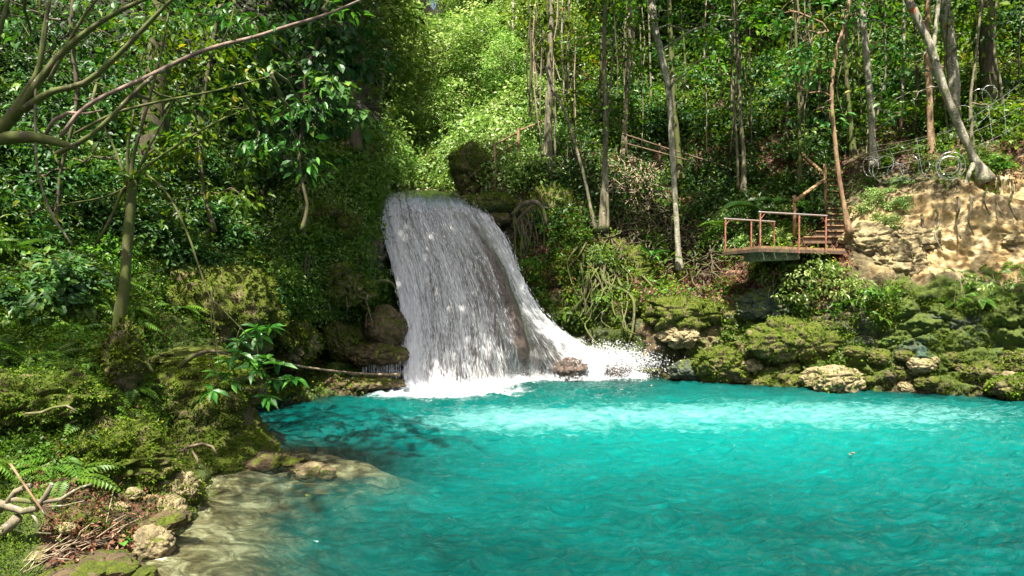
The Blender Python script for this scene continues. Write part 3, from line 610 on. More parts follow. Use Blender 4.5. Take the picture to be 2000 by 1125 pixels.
# big overhanging boulder on the near bank: lofted outline, undercut where it meets the water
rows = [(704, 330, 400, 12.2, .12), (712, 302, 440, 12.2, .3), (726, 285, 474, 12.2, .5), (748, 270, 492, 12.2, .65), (772, 263, 494, 12.2, .72), (795, 260, 482, 12.1, .7),
        (818, 258, 464, 12.0, .68), (840, 256, 468, 11.9, .75), (862, 254, 490, 11.8, .85), (885, 252, 512, 11.7, .95), (912, 250, 520, 11.6, 1.05), (950, 248, 520, 11.5, 1.1)]
rr_ = cr(np.array(rows, float), 120); th = np.linspace(0, 2*np.pi, 220, endpoint=False)
cx = (rr_[:, 1]+rr_[:, 2])/2; hw = (rr_[:, 2]-rr_[:, 1])/2
V = np.zeros((120, 220, 3)); se = np.sign(np.cos(th))*np.abs(np.cos(th))**.75
for i in range(120):
    D = rr_[i, 3]+.5; c = at(cx[i], rr_[i, 0], rr_[i, 3])
    V[i, :, 0] = c[0]+hw[i]*rr_[i, 3]/F*se; V[i, :, 1] = D+rr_[i, 4]*1.2*np.sin(th); V[i, :, 2] = c[2]
nn = np.stack([np.cos(th), np.sin(th), 0*th], -1)[None]*np.ones((120, 1, 1))
a_, b_ = voro(V*np.array([1.7, 1.7, 2.6]), 77); a2, b2 = voro(V*4.5, 78)
d = fbm(V*1.2, 4, 70)*.16+(np.clip((b_-a_)*2.5, 0, 1)**.6-.6)*.16+(np.clip((b2-a2)*2.5, 0, 1)-.6)*.06+fbm(V*8, 3, 71)*.03
V = V+nn*d[..., None]; V[..., 2] += fbm(V*1.5, 3, 72)*.08
top = V[0].mean(0)
idx = np.arange(120*220).reshape(120, 220); fq_ = np.stack([idx[:-1], np.roll(idx[:-1], -1, 1), np.roll(idx[1:], -1, 1), idx[1:]], -1).reshape(-1, 4)[:, ::-1]
V2 = np.concatenate([V.reshape(-1, 3), top[None]]); cap = np.stack([idx[0], np.roll(idx[0], -1), np.full(220, 120*220)], -1)
bb = at(385, 900, 11.6)
big_b = obj('overhanging_boulder', mesh('overhanging_boulder', V2-bb, [fq_, cap], M['rock_moss'], None, True), None, tuple(bb), label='large mossy overhanging boulder at the near bank, undercut above the turquoise water', category='boulder')
rng = np.random.default_rng(21); i = rng.choice(120*220, 24000); vf = V.reshape(-1, 3)[i]; nf = nn.reshape(-1, 3)[i]+np.array([0, 0, .25])
k_ = (nf[:, 1] < .5) & (fbm(vf*1.6, 3, 12) > -.3); obj('moss', tufts(vf[k_]-bb, nf[k_], rng, (.03, .075), wr=.45).build('moss', M['moss']), big_b, kind='stuff')

boulder('boulder', 'rounded mossy rock lump left of the overhanging boulder, above the fallen leaves', 70, 800, 125, 60, 9.1, 'rock_mix', 2, moss=4000, lump=.5)
boulder('boulder', 'green mossy rock hump in front of the overhanging boulder, facing the shallow water', 205, 905, 105, 66, 8.9, 'rock_mix', 3, moss=5000, lump=.42)
boulder('boulder', 'pale green-capped knob of rock, highest of the yellowish rocks at the shallow edge', 345, 955, 44, 40, 9.25, 'rock_pale', 4, moss=500)
boulder('rock', 'rough yellowish rock below the green-capped knob at the shallow edge', 330, 1000, 36, 30, 8.75, 'rock_pale', 5, cat='rock')
boulder('rock', 'brown flat-topped rock lying beside dead leaves at the near bank', 204, 1042, 32, 20, 7.95, 'rock_brown', 6, cat='rock', tilt=.15, lump=.15)
boulder('rock', 'long tilted rock leading down to the water below the yellowish rocks', 320, 1022, 48, 20, 8.1, 'rock_brown', 7, cat='rock', tilt=.3)
boulder('rock', 'mossy wedge-shaped rock standing in the shallows at the near bank', 300, 1060, 34, 34, 7.75, 'rock_pale', 8, cat='rock', tilt=.35)
boulder('rock', 'low wet slab of rock half under the shallow water in the corner of the pool', 185, 1112, 120, 26, 7.15, 'rock_brown', 9, cat='rock')
boulder('rock', 'pale bleached rock tip sticking out of the pool beside the shallows', 604, 924, 42, 17, 11.2, 'rock_pale', 10, cat='rock')
boulder('rock', 'low brown rock between the overhanging boulder and the pale rock tip', 545, 905, 58, 22, 11.6, 'rock_brown', 11, cat='rock')
boulder('rock', 'mossy stump-shaped rock at the foot of the slender mossy tree', 238, 705, 28, 62, 11.4, 'rock_moss', 12, cat='rock', moss=500)
boulder('boulder', 'wide mossy ledge of rock behind the slender mossy tree', 395, 610, 165, 90, 16.6, 'rock_mix', 13, deep=1.6, moss=3500, lump=.2)
boulder('boulder', 'flat stone shelf scattered with pale litter on top of the near bank', 385, 700, 80, 18, 13.4, 'rock_mix', 14, deep=1.0, lump=.3)
boulder('boulder', 'round green boulder beside the dark cave left of the waterfall', 565, 668, 58, 48, 18.9, 'rock_moss', 15, moss=2500)
boulder('boulder', 'brown layered rock ledge dripping water, touching the left edge of the waterfall', 742, 694, 54, 24, 20.9, 'rock_brown', 16, deep=.9, lump=.22)
boulder('boulder', 'rounded brown rock stacked on the dripping ledge beside the waterfall', 752, 640, 38, 44, 21.3, 'rock_brown', 63, deep=.8, lump=.22)
boulder('boulder', 'mossy rock swelling high on the cliff just left of the lip of the waterfall', 690, 335, 40, 62, 23.9, 'rock_moss', 64, deep=.9, lump=.4, moss=2200)
boulder('boulder', 'steep mossy rock buttress on the cliff beside the upper waterfall', 698, 440, 28, 74, 22.9, 'rock_moss', 65, deep=.7, lump=.4, moss=2200)
boulder('boulder', 'fern-covered rock shoulder in the middle of the cliff left of the waterfall', 645, 450, 56, 46, 21.7, 'rock_mix', 66, deep=.9, lump=.45, moss=2200)
boulder('boulder', 'overhanging mossy rock directly above the dark cave', 640, 560, 70, 40, 20.7, 'rock_moss', 67, deep=.8, lump=.45, moss=2600)
boulder('boulder', 'wet shiny dark rock beside the upper left edge of the waterfall', 722, 515, 30, 50, 23.1, 'rock_wet', 17, tilt=-.3)
boulder('boulder', 'slanted brown rock under the fern cliff left of the dripping ledge', 672, 668, 48, 34, 21.1, 'rock_mix', 18, tilt=-.6, moss=300)
boulder('boulder', 'long low mossy bank stone lying at the pool edge under the log', 690, 748, 90, 12, 19.9, 'rock_brown', 19)
boulder('boulder', 'dark wet boulder in the foot of the chute with water streaming over it', 1112, 722, 36, 26, 22.2, 'rock_wet', 20)
boulder('boulder', 'dark wet rock in the splash at the right foot of the waterfall', 1205, 716, 30, 24, 22.5, 'rock_wet', 22)
boulder('boulder', 'green moss-topped block beside the lip of the waterfall', 962, 397, 46, 20, 25.0, 'rock_moss', 23, moss=900, lump=.16)
boulder('boulder', 'tall mossy boulder left of the red handrail above the waterfall', 922, 335, 40, 48, 27.2, 'rock_mix', 24, moss=900)
boulder('boulder', 'sunlit yellow rock behind the lip of the waterfall', 735, 350, 46, 34, 30, 'rock_brown', 25)
boulder('boulder', 'squared stone block behind the red handrail posts', 1000, 320, 34, 24, 28, 'rock_pale', 26, lump=.15)
boulder('boulder', 'big pale mossy outcrop hanging over the right edge of the waterfall', 1072, 455, 66, 78, 25.3, 'rock_mix', 27, deep=.8, lump=.42, moss=3200)
boulder('boulder', 'mossy outcrop wrapped in hanging roots below the twin trunks', 1175, 550, 85, 72, 24.7, 'rock_mix', 28, deep=.8, lump=.42, moss=3600)
boulder('boulder', 'dark arched rock above the splash, under the hanging roots', 1165, 618, 90, 26, 24.4, 'rock_mix', 29, deep=.6, moss=600)
boulder('boulder', 'tall cracked brown rock at the pool edge right of the splash', 1275, 684, 34, 58, 22.9, 'rock_brown', 30, deep=.6, lump=.4)
boulder('boulder', 'mossy flat rock below the leaf litter beside the cracked brown rock', 1340, 612, 88, 32, 22.8, 'rock_mix', 31, moss=1500)
boulder('boulder', 'pale tan slab of rock under the mossy flat rock', 1330, 655, 46, 26, 22.3, 'rock_pale', 32)
boulder('boulder', 'dark teal boulder rounded by the water right of the cracked brown rock', 1342, 722, 38, 24, 21.9, 'rock_teal', 33)
boulder('boulder', 'yellow-green mossy rock at the waterline beside the dark teal boulder', 1405, 715, 50, 38, 21.4, 'rock_mix', 34, moss=500)
boulder('boulder', 'large pale boulder with a mossy face sitting at the right waterline', 1625, 742, 58, 25, 19.75, 'rock_pale', 35, moss=200)
boulder('boulder', 'green mossy boulder at the far right edge of the waterline', 1978, 757, 42, 26, 18.3, 'rock_moss', 36, moss=700)
boulder('boulder', 'smooth green boulder behind the far right mossy boulder', 1918, 725, 40, 22, 19.0, 'rock_moss', 37, moss=400)
boulder('boulder', 'long green stone beside the smooth green boulder', 1985, 705, 46, 22, 18.9, 'rock_moss', 38, moss=400)
boulder('boulder', 'large dark teal algae-stained rock wall bulge under the white creeper leaves', 1880, 640, 95, 62, 19.7, 'rock_teal', 39, deep=.8, lump=.32)
boulder('boulder', 'dark green hollowed rock under the pale-leaved creeper', 1500, 600, 62, 34, 21.9, 'rock_teal', 40, deep=.7)
boulder('boulder', 'mossy ochre rock bulge below the hollowed rock', 1560, 668, 90, 40, 20.7, 'rock_mix', 41, deep=.7, moss=900)
boulder('boulder', 'weathered tan rock shoulder between the creeper and the sandy cliff', 1752, 520, 48, 55, 21.1, 'rock_pale', 42)
boulder('boulder', 'knobbly tan outcrop left of the stairs tree, under the wooden steps', 1690, 480, 46, 40, 21.9, 'rock_pale', 43)
boulder('boulder', 'sun-bleached rock ledge at the left end of the sandy cliff', 1785, 470, 60, 26, 21.6, 'rock_pale', 50, deep=.5, lump=.4)
False and boulder('boulder', 'long pale ledge jutting from the middle of the sandy cliff', 1880, 500, 80, 18, 20.9, 'rock_pale', 51, deep=.5, lump=.45, tilt=.12)
boulder('boulder', 'pale rocky knob in the sandy cliff at the right edge of the picture', 1960, 465, 50, 24, 21.0, 'rock_pale', 52, deep=.5, lump=.45)
False and boulder('boulder', 'brown weathered bulge just under the leaning pale tree on the sandy cliff', 1850, 405, 70, 24, 21.7, 'rock_brown', 53, deep=.5, lump=.4)
boulder('rock', 'small wet rock breaking the water at the left of the lip of the waterfall', 745, 392, 14, 8, 25.5, 'rock_wet', 60, cat='rock')
boulder('rock', 'small mossy rock where the lip of the waterfall meets the green block', 915, 392, 20, 10, 25.4, 'rock_mix', 61, cat='rock')
boulder('rock', 'brown rock at the right shoulder of the waterfall under the green block', 972, 428, 24, 16, 24.9, 'rock_brown', 62, cat='rock')
# rubble along the right waterline and in the rock wall
rng = np.random.default_rng(8); nrub = 0
for i in range(46):
    px = rng.uniform(1370, 2000); yb = np.interp(px, [1370, 1700, 2000], [742, 762, 778]); py = yb-rng.uniform(0, 75)
    if 1560 < px < 1690 and py > 715: continue
    g_, _ = ground_at(px, py); r_ = rng.uniform(9, 24)
    boulder('rubble_stone', 'small mossy or ochre stone in the jumble along the right waterline', px, py, r_, r_*rng.uniform(.5, .75), g_[1], ('rock_moss', 'rock_mix', 'rock_moss', 'rock_pale')[i % 4], 100+i, group='stones along the right waterline', cat='stone', tilt=rng.uniform(-.3, .3))
for i in range(14):
    px = rng.uniform(60, 330); py = np.interp(px, [60, 330], [1105, 975])-rng.uniform(0, 60); g_, _ = ground_at(px, py); r_ = rng.uniform(8, 22)
    boulder('rubble_stone', 'small brown stone among the dead leaves on the near bank', px, py, r_, r_*.6, g_[1], ('rock_brown', 'rock_pale')[i % 2], 200+i, group='stones on the near bank', cat='stone')

# ------------------------------------------------------------ foliage builders
def clumps(mb, C, sz, lpc, L, rng, tmpl='L', wr=.42, out=None, droop=.35, ct=None, flat=.45, up=1.0):
    """leafy twigs round the points C; every clump has its own tone"""
    n = len(C)
    if out is None: out = rng.normal(size=(n, 3))
    P = np.repeat(C, lpc, 0); o_ = np.repeat(out/(np.linalg.norm(out, axis=1)[:, None]+1e-9), lpc, 0)
    s = np.repeat(np.broadcast_to(sz, (n,)), lpc)
    j = rng.normal(size=P.shape)*np.array([1, 1, flat]); P = P+j*s[:, None]*.55
    D = o_*.5+rng.normal(size=P.shape)*.6+j*.5; D[:, 2] = D[:, 2]*.4-droop
    U = rng.normal(size=P.shape)*.38+np.array([0, 0, up])
    t0 = np.repeat(rng.uniform(.15, .75, n) if ct is None else ct, lpc)
    ln = L*rng.uniform(.6, 1.3, len(P)); mb.leaves(P, D, U, ln, ln*wr*rng.uniform(.8, 1.25, len(P)), tmpl, np.clip(t0+rng.normal(size=len(P))*.17, 0, 1), rng)
def bez(a, b, sag, n=7, rng=None, wob=0.0):
    t = np.linspace(0, 1, n)[:, None]; P = a+(b-a)*t; P[:, 2] += sag*4*(t*(1-t))[:, 0]
    if wob: P[1:-1] += rng.normal(size=(n-2, 3))*wob
    return P
def crown_blobs(blobs, base, lm, rng, L=.22, tmpl='L', dens=1.0, wr=.42, csz=.42, lpc=26, droop=.35):
    """leaf masses given by picture centre, half sizes and distance; returns mesh builder and clump centres"""
    mb = MB(); CC = []
    for q_ in blobs:
        px, py, rx, ry, D = q_[:5]; c = at(px, py, D); sx, sz = rx*D/F, ry*D/F; sy = min(1.6, (sx+sz)*.5)
        n = max(2, int(dens*sx*sz*sy**.5*7.0/csz**1.2*.42*(6 if py < -120 else 1)))  # unseen high masses packed denser to cast more shade
        v_ = rng.normal(size=(n, 3)); v_ /= np.linalg.norm(v_, axis=1)[:, None]; v_ *= rng.uniform(.25, 1.05, (n, 1))**.5
        C = c+v_*np.array([sx, sy, sz]); clumps(mb, C-base, csz, lpc, L, rng, tmpl, wr, v_, droop); CC.append((c, C))
    return mb, CC
def px_tree(name, label, stems, blobs, bark, leaf, base=None, D=None, group=None, cat='tree', seed=1, L=.22, tmpl='L', dens=1.0, wr=.42, csz=.42, lpc=26, lean=0., flare=1.7, twigs=3, droop=.35, bump=.18, D0=None):
    """tree from stems traced as (px, py, half width px[, distance offset]); the first point of the first stem is its foot"""
    rng = np.random.default_rng(seed)
    g_, _ = ground_at(stems[0][0][0], stems[0][0][1]); d0 = D if D else g_[1]
    b_ = at(stems[0][0][0], stems[0][0][1], d0); r = root(name, label, cat, tuple(b_), group)
    paths = []; mb = MB()
    for k, st in enumerate(stems):
        P = np.array([at(q[0], q[1], d0+(q[3] if len(q) > 3 else 0)+lean*i/len(st)) for i, q in enumerate(st)]); rad = np.array([q[2]*d0/F*(.82 if d0 > 14 else .7) for q in st])
        if k == 0 and flare:
            rad[0] *= flare; P[0, 2] -= .15
        mb = MB(); mb.tube(P-b_, rad, 9, bump, seed+k, step=.22); paths.append((P, rad)); nm_ = 'trunk' if k == 0 else 'stem'
        obj(nm_, mb.build(nm_, M['bark_smooth' if (name == 'leaning_tree' and k in (4, 6)) else bark], True), r)
    if blobs:
        bl = [(q[0], q[1], q[2], q[3], d0+(q[4] if len(q) > 4 else 0)) for q in blobs]
        cb, CC = crown_blobs(bl, b_, leaf, rng, L, tmpl, dens, wr, csz, lpc, droop)
        AP = np.concatenate([p_[len(p_)//3:] for p_, _ in paths])
        for c, C in CC:
            lb = MB(); s_ = AP[np.argmin(np.linalg.norm(AP-c, axis=1))]
            P = bez(s_, c, .1*np.linalg.norm(c-s_), 7, rng, .05); rr0 = .018+.012*np.linalg.norm(c-s_); lb.tube(P-b_, np.linspace(rr0, rr0*.5, 7), 5)
            for q in C[rng.choice(len(C), min(twigs*2, len(C)), False)]:
                lb.tube(bez(P[rng.integers(3, 7)], q, .05, 5, rng, .04)-b_, np.linspace(rr0*.45, .004, 5), 4)
            obj('branch', lb.build('branch', M[bark], True), r)
        obj('crown', cb.build('crown', M[leaf]), r)
    return r
def proto_tree(name, h, R, lm, bark, seed, L=.22, ncl=150, lpc=24, tmpl='S', wr=.5, low=.35, csz=.5):
    """free-standing tree: trunk and crown meshes shared by every copy"""
    rng = np.random.default_rng(seed); mb = MB(); tr = .035+.011*h
    P = np.array([[0, 0, -.4], *[[math.sin(seed+i)*.12*i, math.cos(seed*2+i)*.12*i, h*.85*i/6] for i in range(1, 7)]]); mb.tube(P, np.linspace(tr*1.35, tr*.4, 7), 8, .15, seed, step=.5)
    v_ = rng.normal(size=(ncl, 3)); v_ /= np.linalg.norm(v_, axis=1)[:, None]; v_ *= rng.uniform(.1, 1, (ncl, 1))**.4
    v_ *= (1+.35*fbm(v_*1.7, 2, seed))[:, None]
    C = v_*np.array([R, R, h*(1-low)/2])+np.array([P[-1, 0]*.5, P[-1, 1]*.5, h*(low+(1-low)/2)])
    for q in C[rng.choice(ncl, 22, False)]:
        s_ = P[int(np.clip(q[2]/h*7-1, 1, 6))]; mb.tube(bez(s_, q, .15, 6, rng, .06), np.linspace(tr*.35, .01, 6), 5)
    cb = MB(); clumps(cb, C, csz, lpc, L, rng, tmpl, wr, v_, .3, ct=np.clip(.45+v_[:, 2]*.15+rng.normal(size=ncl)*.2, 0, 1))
    return mb.build(name+'_trunk', M[bark], True), cb.build(name+'_crown', M[lm])
def copy_thing(src, loc, rz, s, parts=True, **props):
    o = src.copy(); COL.objects.link(o); o.location = tuple(loc); o.rotation_euler = (0, 0, rz); o.scale = (s, s, s)
    for k, v_ in props.items(): o[k] = v_
    for c in src.children:
        d_ = c.copy(); COL.objects.link(d_); d_.parent = o
    return o

# ------------------------------------------------------------ traced trees
LB = [ # near left: many-stemmed leaning tree with pale limbs reaching across
 [(-150, 330, 26, -.5), (-60, 285, 20), (30, 268, 18), (90, 272, 14), (150, 290, 7)],
 [(-20, 275, 20), (25, 225, 17), (55, 175, 12), (75, 138, 8), (85, 70, 6), (102, -30, 4)],
 [(25, 232, 15), (75, 160, 11), (130, 95, 9), (210, 35, 7), (300, -10, 5)],
 [(45, 215, 12), (100, 180, 9), (170, 160, 8), (240, 98, 7), (300, 35, 6), (360, -25, 4)],
 [(118, 268, 6), (155, 220, 6), (200, 190, 6), (240, 172, 6), (300, 145, 6.5), (360, 115, 6), (420, 92, 6), (500, 72, 5.5), (560, 52, 5), (640, 28, 4), (715, -5, 3)],
 [(112, 300, 8), (170, 270, 7), (215, 232, 7), (260, 185, 6.5), (300, 148, 5)],
 [(90, 262, 5), (105, 235, 5.5), (135, 220, 5), (170, 222, 3), (200, 215, 2)],
 [(145, 262, 4), (205, 230, 4), (250, 213, 4), (330, 195, 3.5), (400, 182, 3), (470, 165, 2.5), (530, 148, 1.5)],
 [(75, 140, 5), (90, 60, 4), (98, -30, 3)],
 [(95, 160, 6), (130, 90, 5), (165, 30, 4), (205, -20, 3)],
 [(430, 88, 2.5), (450, 50, 2), (458, 10, 1.5)],
 [(500, 72, 2.5), (540, 60, 2), (590, 50, 1.5), (640, 22, 1)],
 [(-30, 120, 7), (0, 60, 6), (20, -20, 5)],
]
px_tree('leaning_tree', 'leaning many-stemmed tree whose pale bare limbs sweep across above the near bank', LB,
 [(500, 40, 70, 40, 0), (440, 15, 80, 30, .4), (560, 250, 75, 45, .8), (500, 285, 60, 35, .6), (590, 200, 60, 30, 1.2), (590, 305, 45, 35, .8), (360, 215, 60, 30, 1.2), (640, 20, 70, 30, 1.0), (330, 20, 60, 30, 1), (60, 60, 60, 40, 1.5)],
 'bark_green', 'leaf_gloss', D=10.5, seed=5, L=.2, dens=.42, wr=.34, csz=.34, lpc=14, flare=1, bump=.12, droop=.5)
px_tree('slender_tree', 'slender mossy tree with lichen spots rooted on the near bank, stems fanning from its top',
 [[(262, 735, 8), (240, 690, 14), (232, 630, 16), (243, 560, 15), (248, 480, 14), (256, 400, 13), (257, 352, 14)],
  [(240, 655, 10), (262, 680, 8), (282, 705, 7), (300, 728, 6)], [(235, 690, 8), (215, 715, 6), (205, 745, 4)],
  [(255, 360, 8), (262, 300, 5), (290, 200, 4), (318, 90, 3), (330, 20, 2)], [(250, 360, 7), (250, 290, 4), (262, 220, 3), (275, 120, 2)],
  [(245, 355, 5), (232, 310, 3.5), (210, 260, 2.5), (180, 200, 1.5)], [(262, 345, 5), (300, 315, 3.5), (360, 275, 3), (430, 235, 2.5), (490, 210, 1.5)],
  [(262, 350, 4), (290, 290, 3), (330, 215, 2.5), (350, 170, 1.5)], [(240, 370, 5), (215, 430, 4), (185, 480, 3)],
  [(250, 365, 4), (205, 385, 2.5), (150, 395, 2), (75, 410, 1.5)]],
 [(265, 345, 26, 14, 0), (360, 190, 70, 40, .5), (300, 90, 60, 60, .5), (210, 170, 50, 40, .8), (465, 215, 40, 20, .3), (60, 420, 20, 10, 0)], 'bark_green', 'leaf_mid', D=11.6, seed=6, L=.2, dens=.4, wr=.28, csz=.3, lpc=14, flare=1.0, droop=.5)
# dark leafy trees over the left bank
px_tree('leafy_tree', 'dense dark tree with broad bluish-green leaves hanging beside the waterfall cliff', [[(590, 440, 4), (600, 400, 4), (585, 330, 4), (590, 250, 5), (600, 140, 6), (640, 40, 4)]],
 [(650, 175, 75, 60), (600, 100, 110, 60), (615, 245, 70, 55), (560, 310, 60, 50), (530, 190, 90, 80, .6), (500, 90, 100, 70, .8), (690, 90, 70, 60, .5), (640, 20, 100, 40, .4), (690, 215, 40, 35, .5)],
 'bark_dark', 'leaf_dark', D=17.0, seed=7, L=.25, dens=1.7, wr=.6, csz=.45, lpc=24, droop=.6)
px_tree('leafy_tree', 'dark green tree filling the shade behind the slender mossy tree', [[(420, 440, 4), (400, 380, 4), (390, 260, 5), (410, 120, 6), (430, 10, 4)]],
 [(400, 300, 110, 70), (320, 230, 110, 90), (420, 160, 110, 90), (330, 100, 110, 80), (440, 40, 120, 60), (470, 380, 60, 50, -.4), (330, 400, 90, 50, -.3)],
 'bark_dark', 'leaf_mid', D=16.0, seed=8, L=.2, dens=1.35, wr=.5, csz=.45, lpc=24, droop=.5)
px_tree('leafy_tree', 'dark tree in the upper left corner behind the pale limbs', [[(110, 420, 4), (120, 330, 4), (150, 200, 5), (140, 60, 6), (150, -60, 4)]],
 [(80, 120, 110, 90), (200, 60, 110, 70), (180, 190, 110, 80), (70, 250, 90, 60), (220, 310, 90, 60), (60, 20, 100, 60), (300, 10, 90, 50), (60, 360, 90, 40)],
 'bark_dark', 'leaf_dark', D=14.2, seed=9, L=.17, dens=1.35, wr=.45, csz=.4, lpc=24, droop=.5)
px_tree('overhanging_tree', 'tall shady tree whose fine-leaved crown closes in over the gully from the cliff top', [[(700, 290, 8), (690, 200, 8), (700, 100, 7), (720, 0, 6), (760, -120, 5)]],
 [(745, 40, 75, 50), (700, 120, 60, 60), (765, 95, 45, 40), (768, 10, 36, 30), (720, 190, 45, 40), (680, 40, 80, 60), (720, -50, 80, 60), (650, 120, 50, 50)],
 'bark_dark', 'leaf_mid', D=23.5, seed=10, L=.2, dens=1.3, wr=.5, csz=.5, lpc=26)
# trunks on the right slope
TR = [
 ('pale_tree', 'tall straight pale trunk flecked with dark spots, in the middle of the littered slope', [[(1327, 520, 7), (1324, 480, 6.5), (1318, 380, 6.5), (1312, 280, 7), (1306, 180, 7.5), (1290, 100, 8.5), (1280, 60, 8), (1270, -20, 8), (1250, -200, 6)]], 'bark_pale', 24.8, None),
 ('dark_tree', 'darker mossy trunk close behind the tall pale trunk', [[(1330, 345, 7), (1325, 300, 6.5), (1316, 200, 6.5), (1311, 100, 6.5), (1306, -10, 6), (1300, -200, 5)], [(1335, 200, 2), (1338, 120, 2.5), (1330, 20, 2)]], 'bark_green', 30.5, None),
 ('twin_trunk_tree', 'slender twin-trunked tree rooted on the mossy outcrop right of the waterfall', [[(1176, 445, 7), (1180, 330, 5.5), (1182, 200, 5.5), (1180, 90, 5), (1182, -30, 4.5), (1180, -180, 4)], [(1187, 450, 4), (1186, 380, 4), (1184, 300, 3.5), (1190, 200, 3), (1200, 60, 2)]], 'bark_grey', 25.0, None),
 ('curved_tree', 'thin pale trunk curving away over the outcrop right of the waterfall', [[(1164, 445, 4.5), (1152, 400, 3.8), (1142, 350, 3.8), (1124, 285, 3.8), (1104, 220, 3.8), (1078, 170, 3.5), (1065, 130, 3)]], 'bark_grey', 24.6, None),
 ('stemmy_tree', 'cluster of bundled vertical stems and hanging roots right of the red handrail', [[(1072, 345, 8), (1072, 250, 7), (1074, 150, 7), (1076, 50, 7), (1080, -100, 6)], [(1062, 375, 3), (1064, 280, 3), (1068, 180, 3)], [(1085, 330, 2.5), (1083, 240, 2.5), (1080, 120, 2.5)], [(1075, 420, 2), (1078, 380, 2.5), (1072, 330, 3)], [(1058, 330, 1.5), (1055, 200, 1.8), (1060, 60, 2)]], 'bark_grey', 26.5, None),
 ('grey_tree', 'grey trunk further up the slope between the twin trunks and the tall pale trunk', [[(1218, 305, 7), (1222, 220, 6), (1228, 120, 6), (1230, 50, 5.5), (1228, -60, 5)]], 'bark_grey', 32.0, None),
 ('slim_tree', 'slim mossy trunk left of the railed platform', [[(1452, 375, 6), (1452, 300, 5), (1446, 230, 5), (1443, 150, 4.5), (1440, 60, 4), (1436, -60, 3)], [(1441, 368, 3.5), (1440, 300, 3), (1434, 220, 3), (1431, 150, 2.5), (1425, 60, 2)]], 'bark_grey', 28.0, None),
 ('crooked_tree', 'crooked reddish trunk bending in front of the wooden stairs', [[(1660, 450, 7), (1648, 400, 5.5), (1638, 340, 5), (1630, 270, 5), (1624, 190, 4.5), (1630, 120, 4.5), (1642, 70, 4), (1656, 20, 4), (1662, -40, 3.5)]], 'bark_red', 21.6, None),
 ('pale_tree', 'pale trunk standing at the top of the bank left of the razor wire', [[(1708, 318, 10), (1704, 280, 8), (1700, 200, 8), (1692, 110, 8), (1686, 40, 8), (1682, -30, 7.5), (1676, -200, 6)]], 'bark_pale', 24.5, None),
 ('slanting_tree', 'slanting pale trunk with red blotches leaning over the sandy cliff', [[(1925, 345, 16), (1903, 310, 10), (1880, 262, 9), (1860, 215, 9), (1840, 165, 9), (1818, 95, 9), (1795, 45, 9), (1770, -10, 9), (1720, -120, 7)], [(1822, 100, 5), (1828, 50, 5), (1835, -20, 4)], [(1905, 318, 8), (1935, 345, 6), (1955, 375, 3)], [(1903, 318, 7), (1890, 345, 5), (1880, 380, 3)]], 'bark_pale', 21.8, None),
 ('thick_pale_tree', 'thickest pale trunk behind the slanting tree above the sandy cliff', [[(1868, 300, 14), (1865, 230, 13), (1862, 160, 13), (1856, 90, 13.5), (1848, 30, 14), (1840, -40, 13), (1830, -200, 10)]], 'bark_pale', 25.5, None),
 ('brown_tree', 'brown flaking trunk left of the thick pale trunk', [[(1820, 312, 9), (1817, 250, 7.5), (1814, 180, 7.5), (1810, 100, 7), (1812, 20, 6), (1810, -60, 5)]], 'bark_red', 25.0, None),
 ('dark_tree', 'dark green trunk right behind the crooked reddish trunk', [[(1668, 315, 8), (1662, 250, 6), (1655, 180, 5.5), (1652, 100, 5), (1655, 0, 4.5), (1655, -100, 4)]], 'bark_green', 27.5, None),
 ('dark_tree', 'broad dark shaded trunk at the right of the cliff top', [[(1935, 280, 18), (1932, 200, 17), (1928, 100, 17), (1922, 0, 17), (1915, -150, 14)]], 'bark_dark', 25.5, None),
 ('thin_tree', 'thin vine-like trunk between the thick pale and the broad dark trunks', [[(1900, 290, 4), (1895, 200, 3.5), (1905, 120, 3), (1915, 20, 3), (1925, -60, 3)]], 'bark_grey', 24.0, None),
 ('thin_tree', 'thin straight trunk behind the wooden handrail of the stairs', [[(1562, 360, 5), (1562, 290, 4.5), (1559, 200, 4), (1556, 120, 3.5), (1552, 0, 3)]], 'bark_green', 27.0, None),
 ('thin_tree', 'thin pale trunk high in the sunlit gully', [[(1006, 185, 3.5), (1004, 120, 3), (1002, 50, 3), (1003, -30, 2.5)]], 'bark_pale', 36.0, None),
 ('thin_tree', 'thin dark trunk beside the bundled stems, in front of the sunlit gully', [[(1035, 300, 3), (1034, 200, 2.5), (1037, 100, 2.5), (1030, -20, 2)]], 'bark_dark', 30.0, None),
 ('thin_tree', 'thin pale trunk between the bundled stems and the twin trunks', [[(1112, 330, 3), (1112, 220, 2.5), (1110, 120, 2.5), (1112, 0, 2)]], 'bark_grey', 33.0, None),
 ('thin_tree', 'thin trunk rising beside the tall pale trunk near the top of the slope', [[(1272, 235, 3), (1271, 160, 2.5), (1268, 60, 2.5), (1265, -30, 2)]], 'bark_grey', 36.0, None),
]
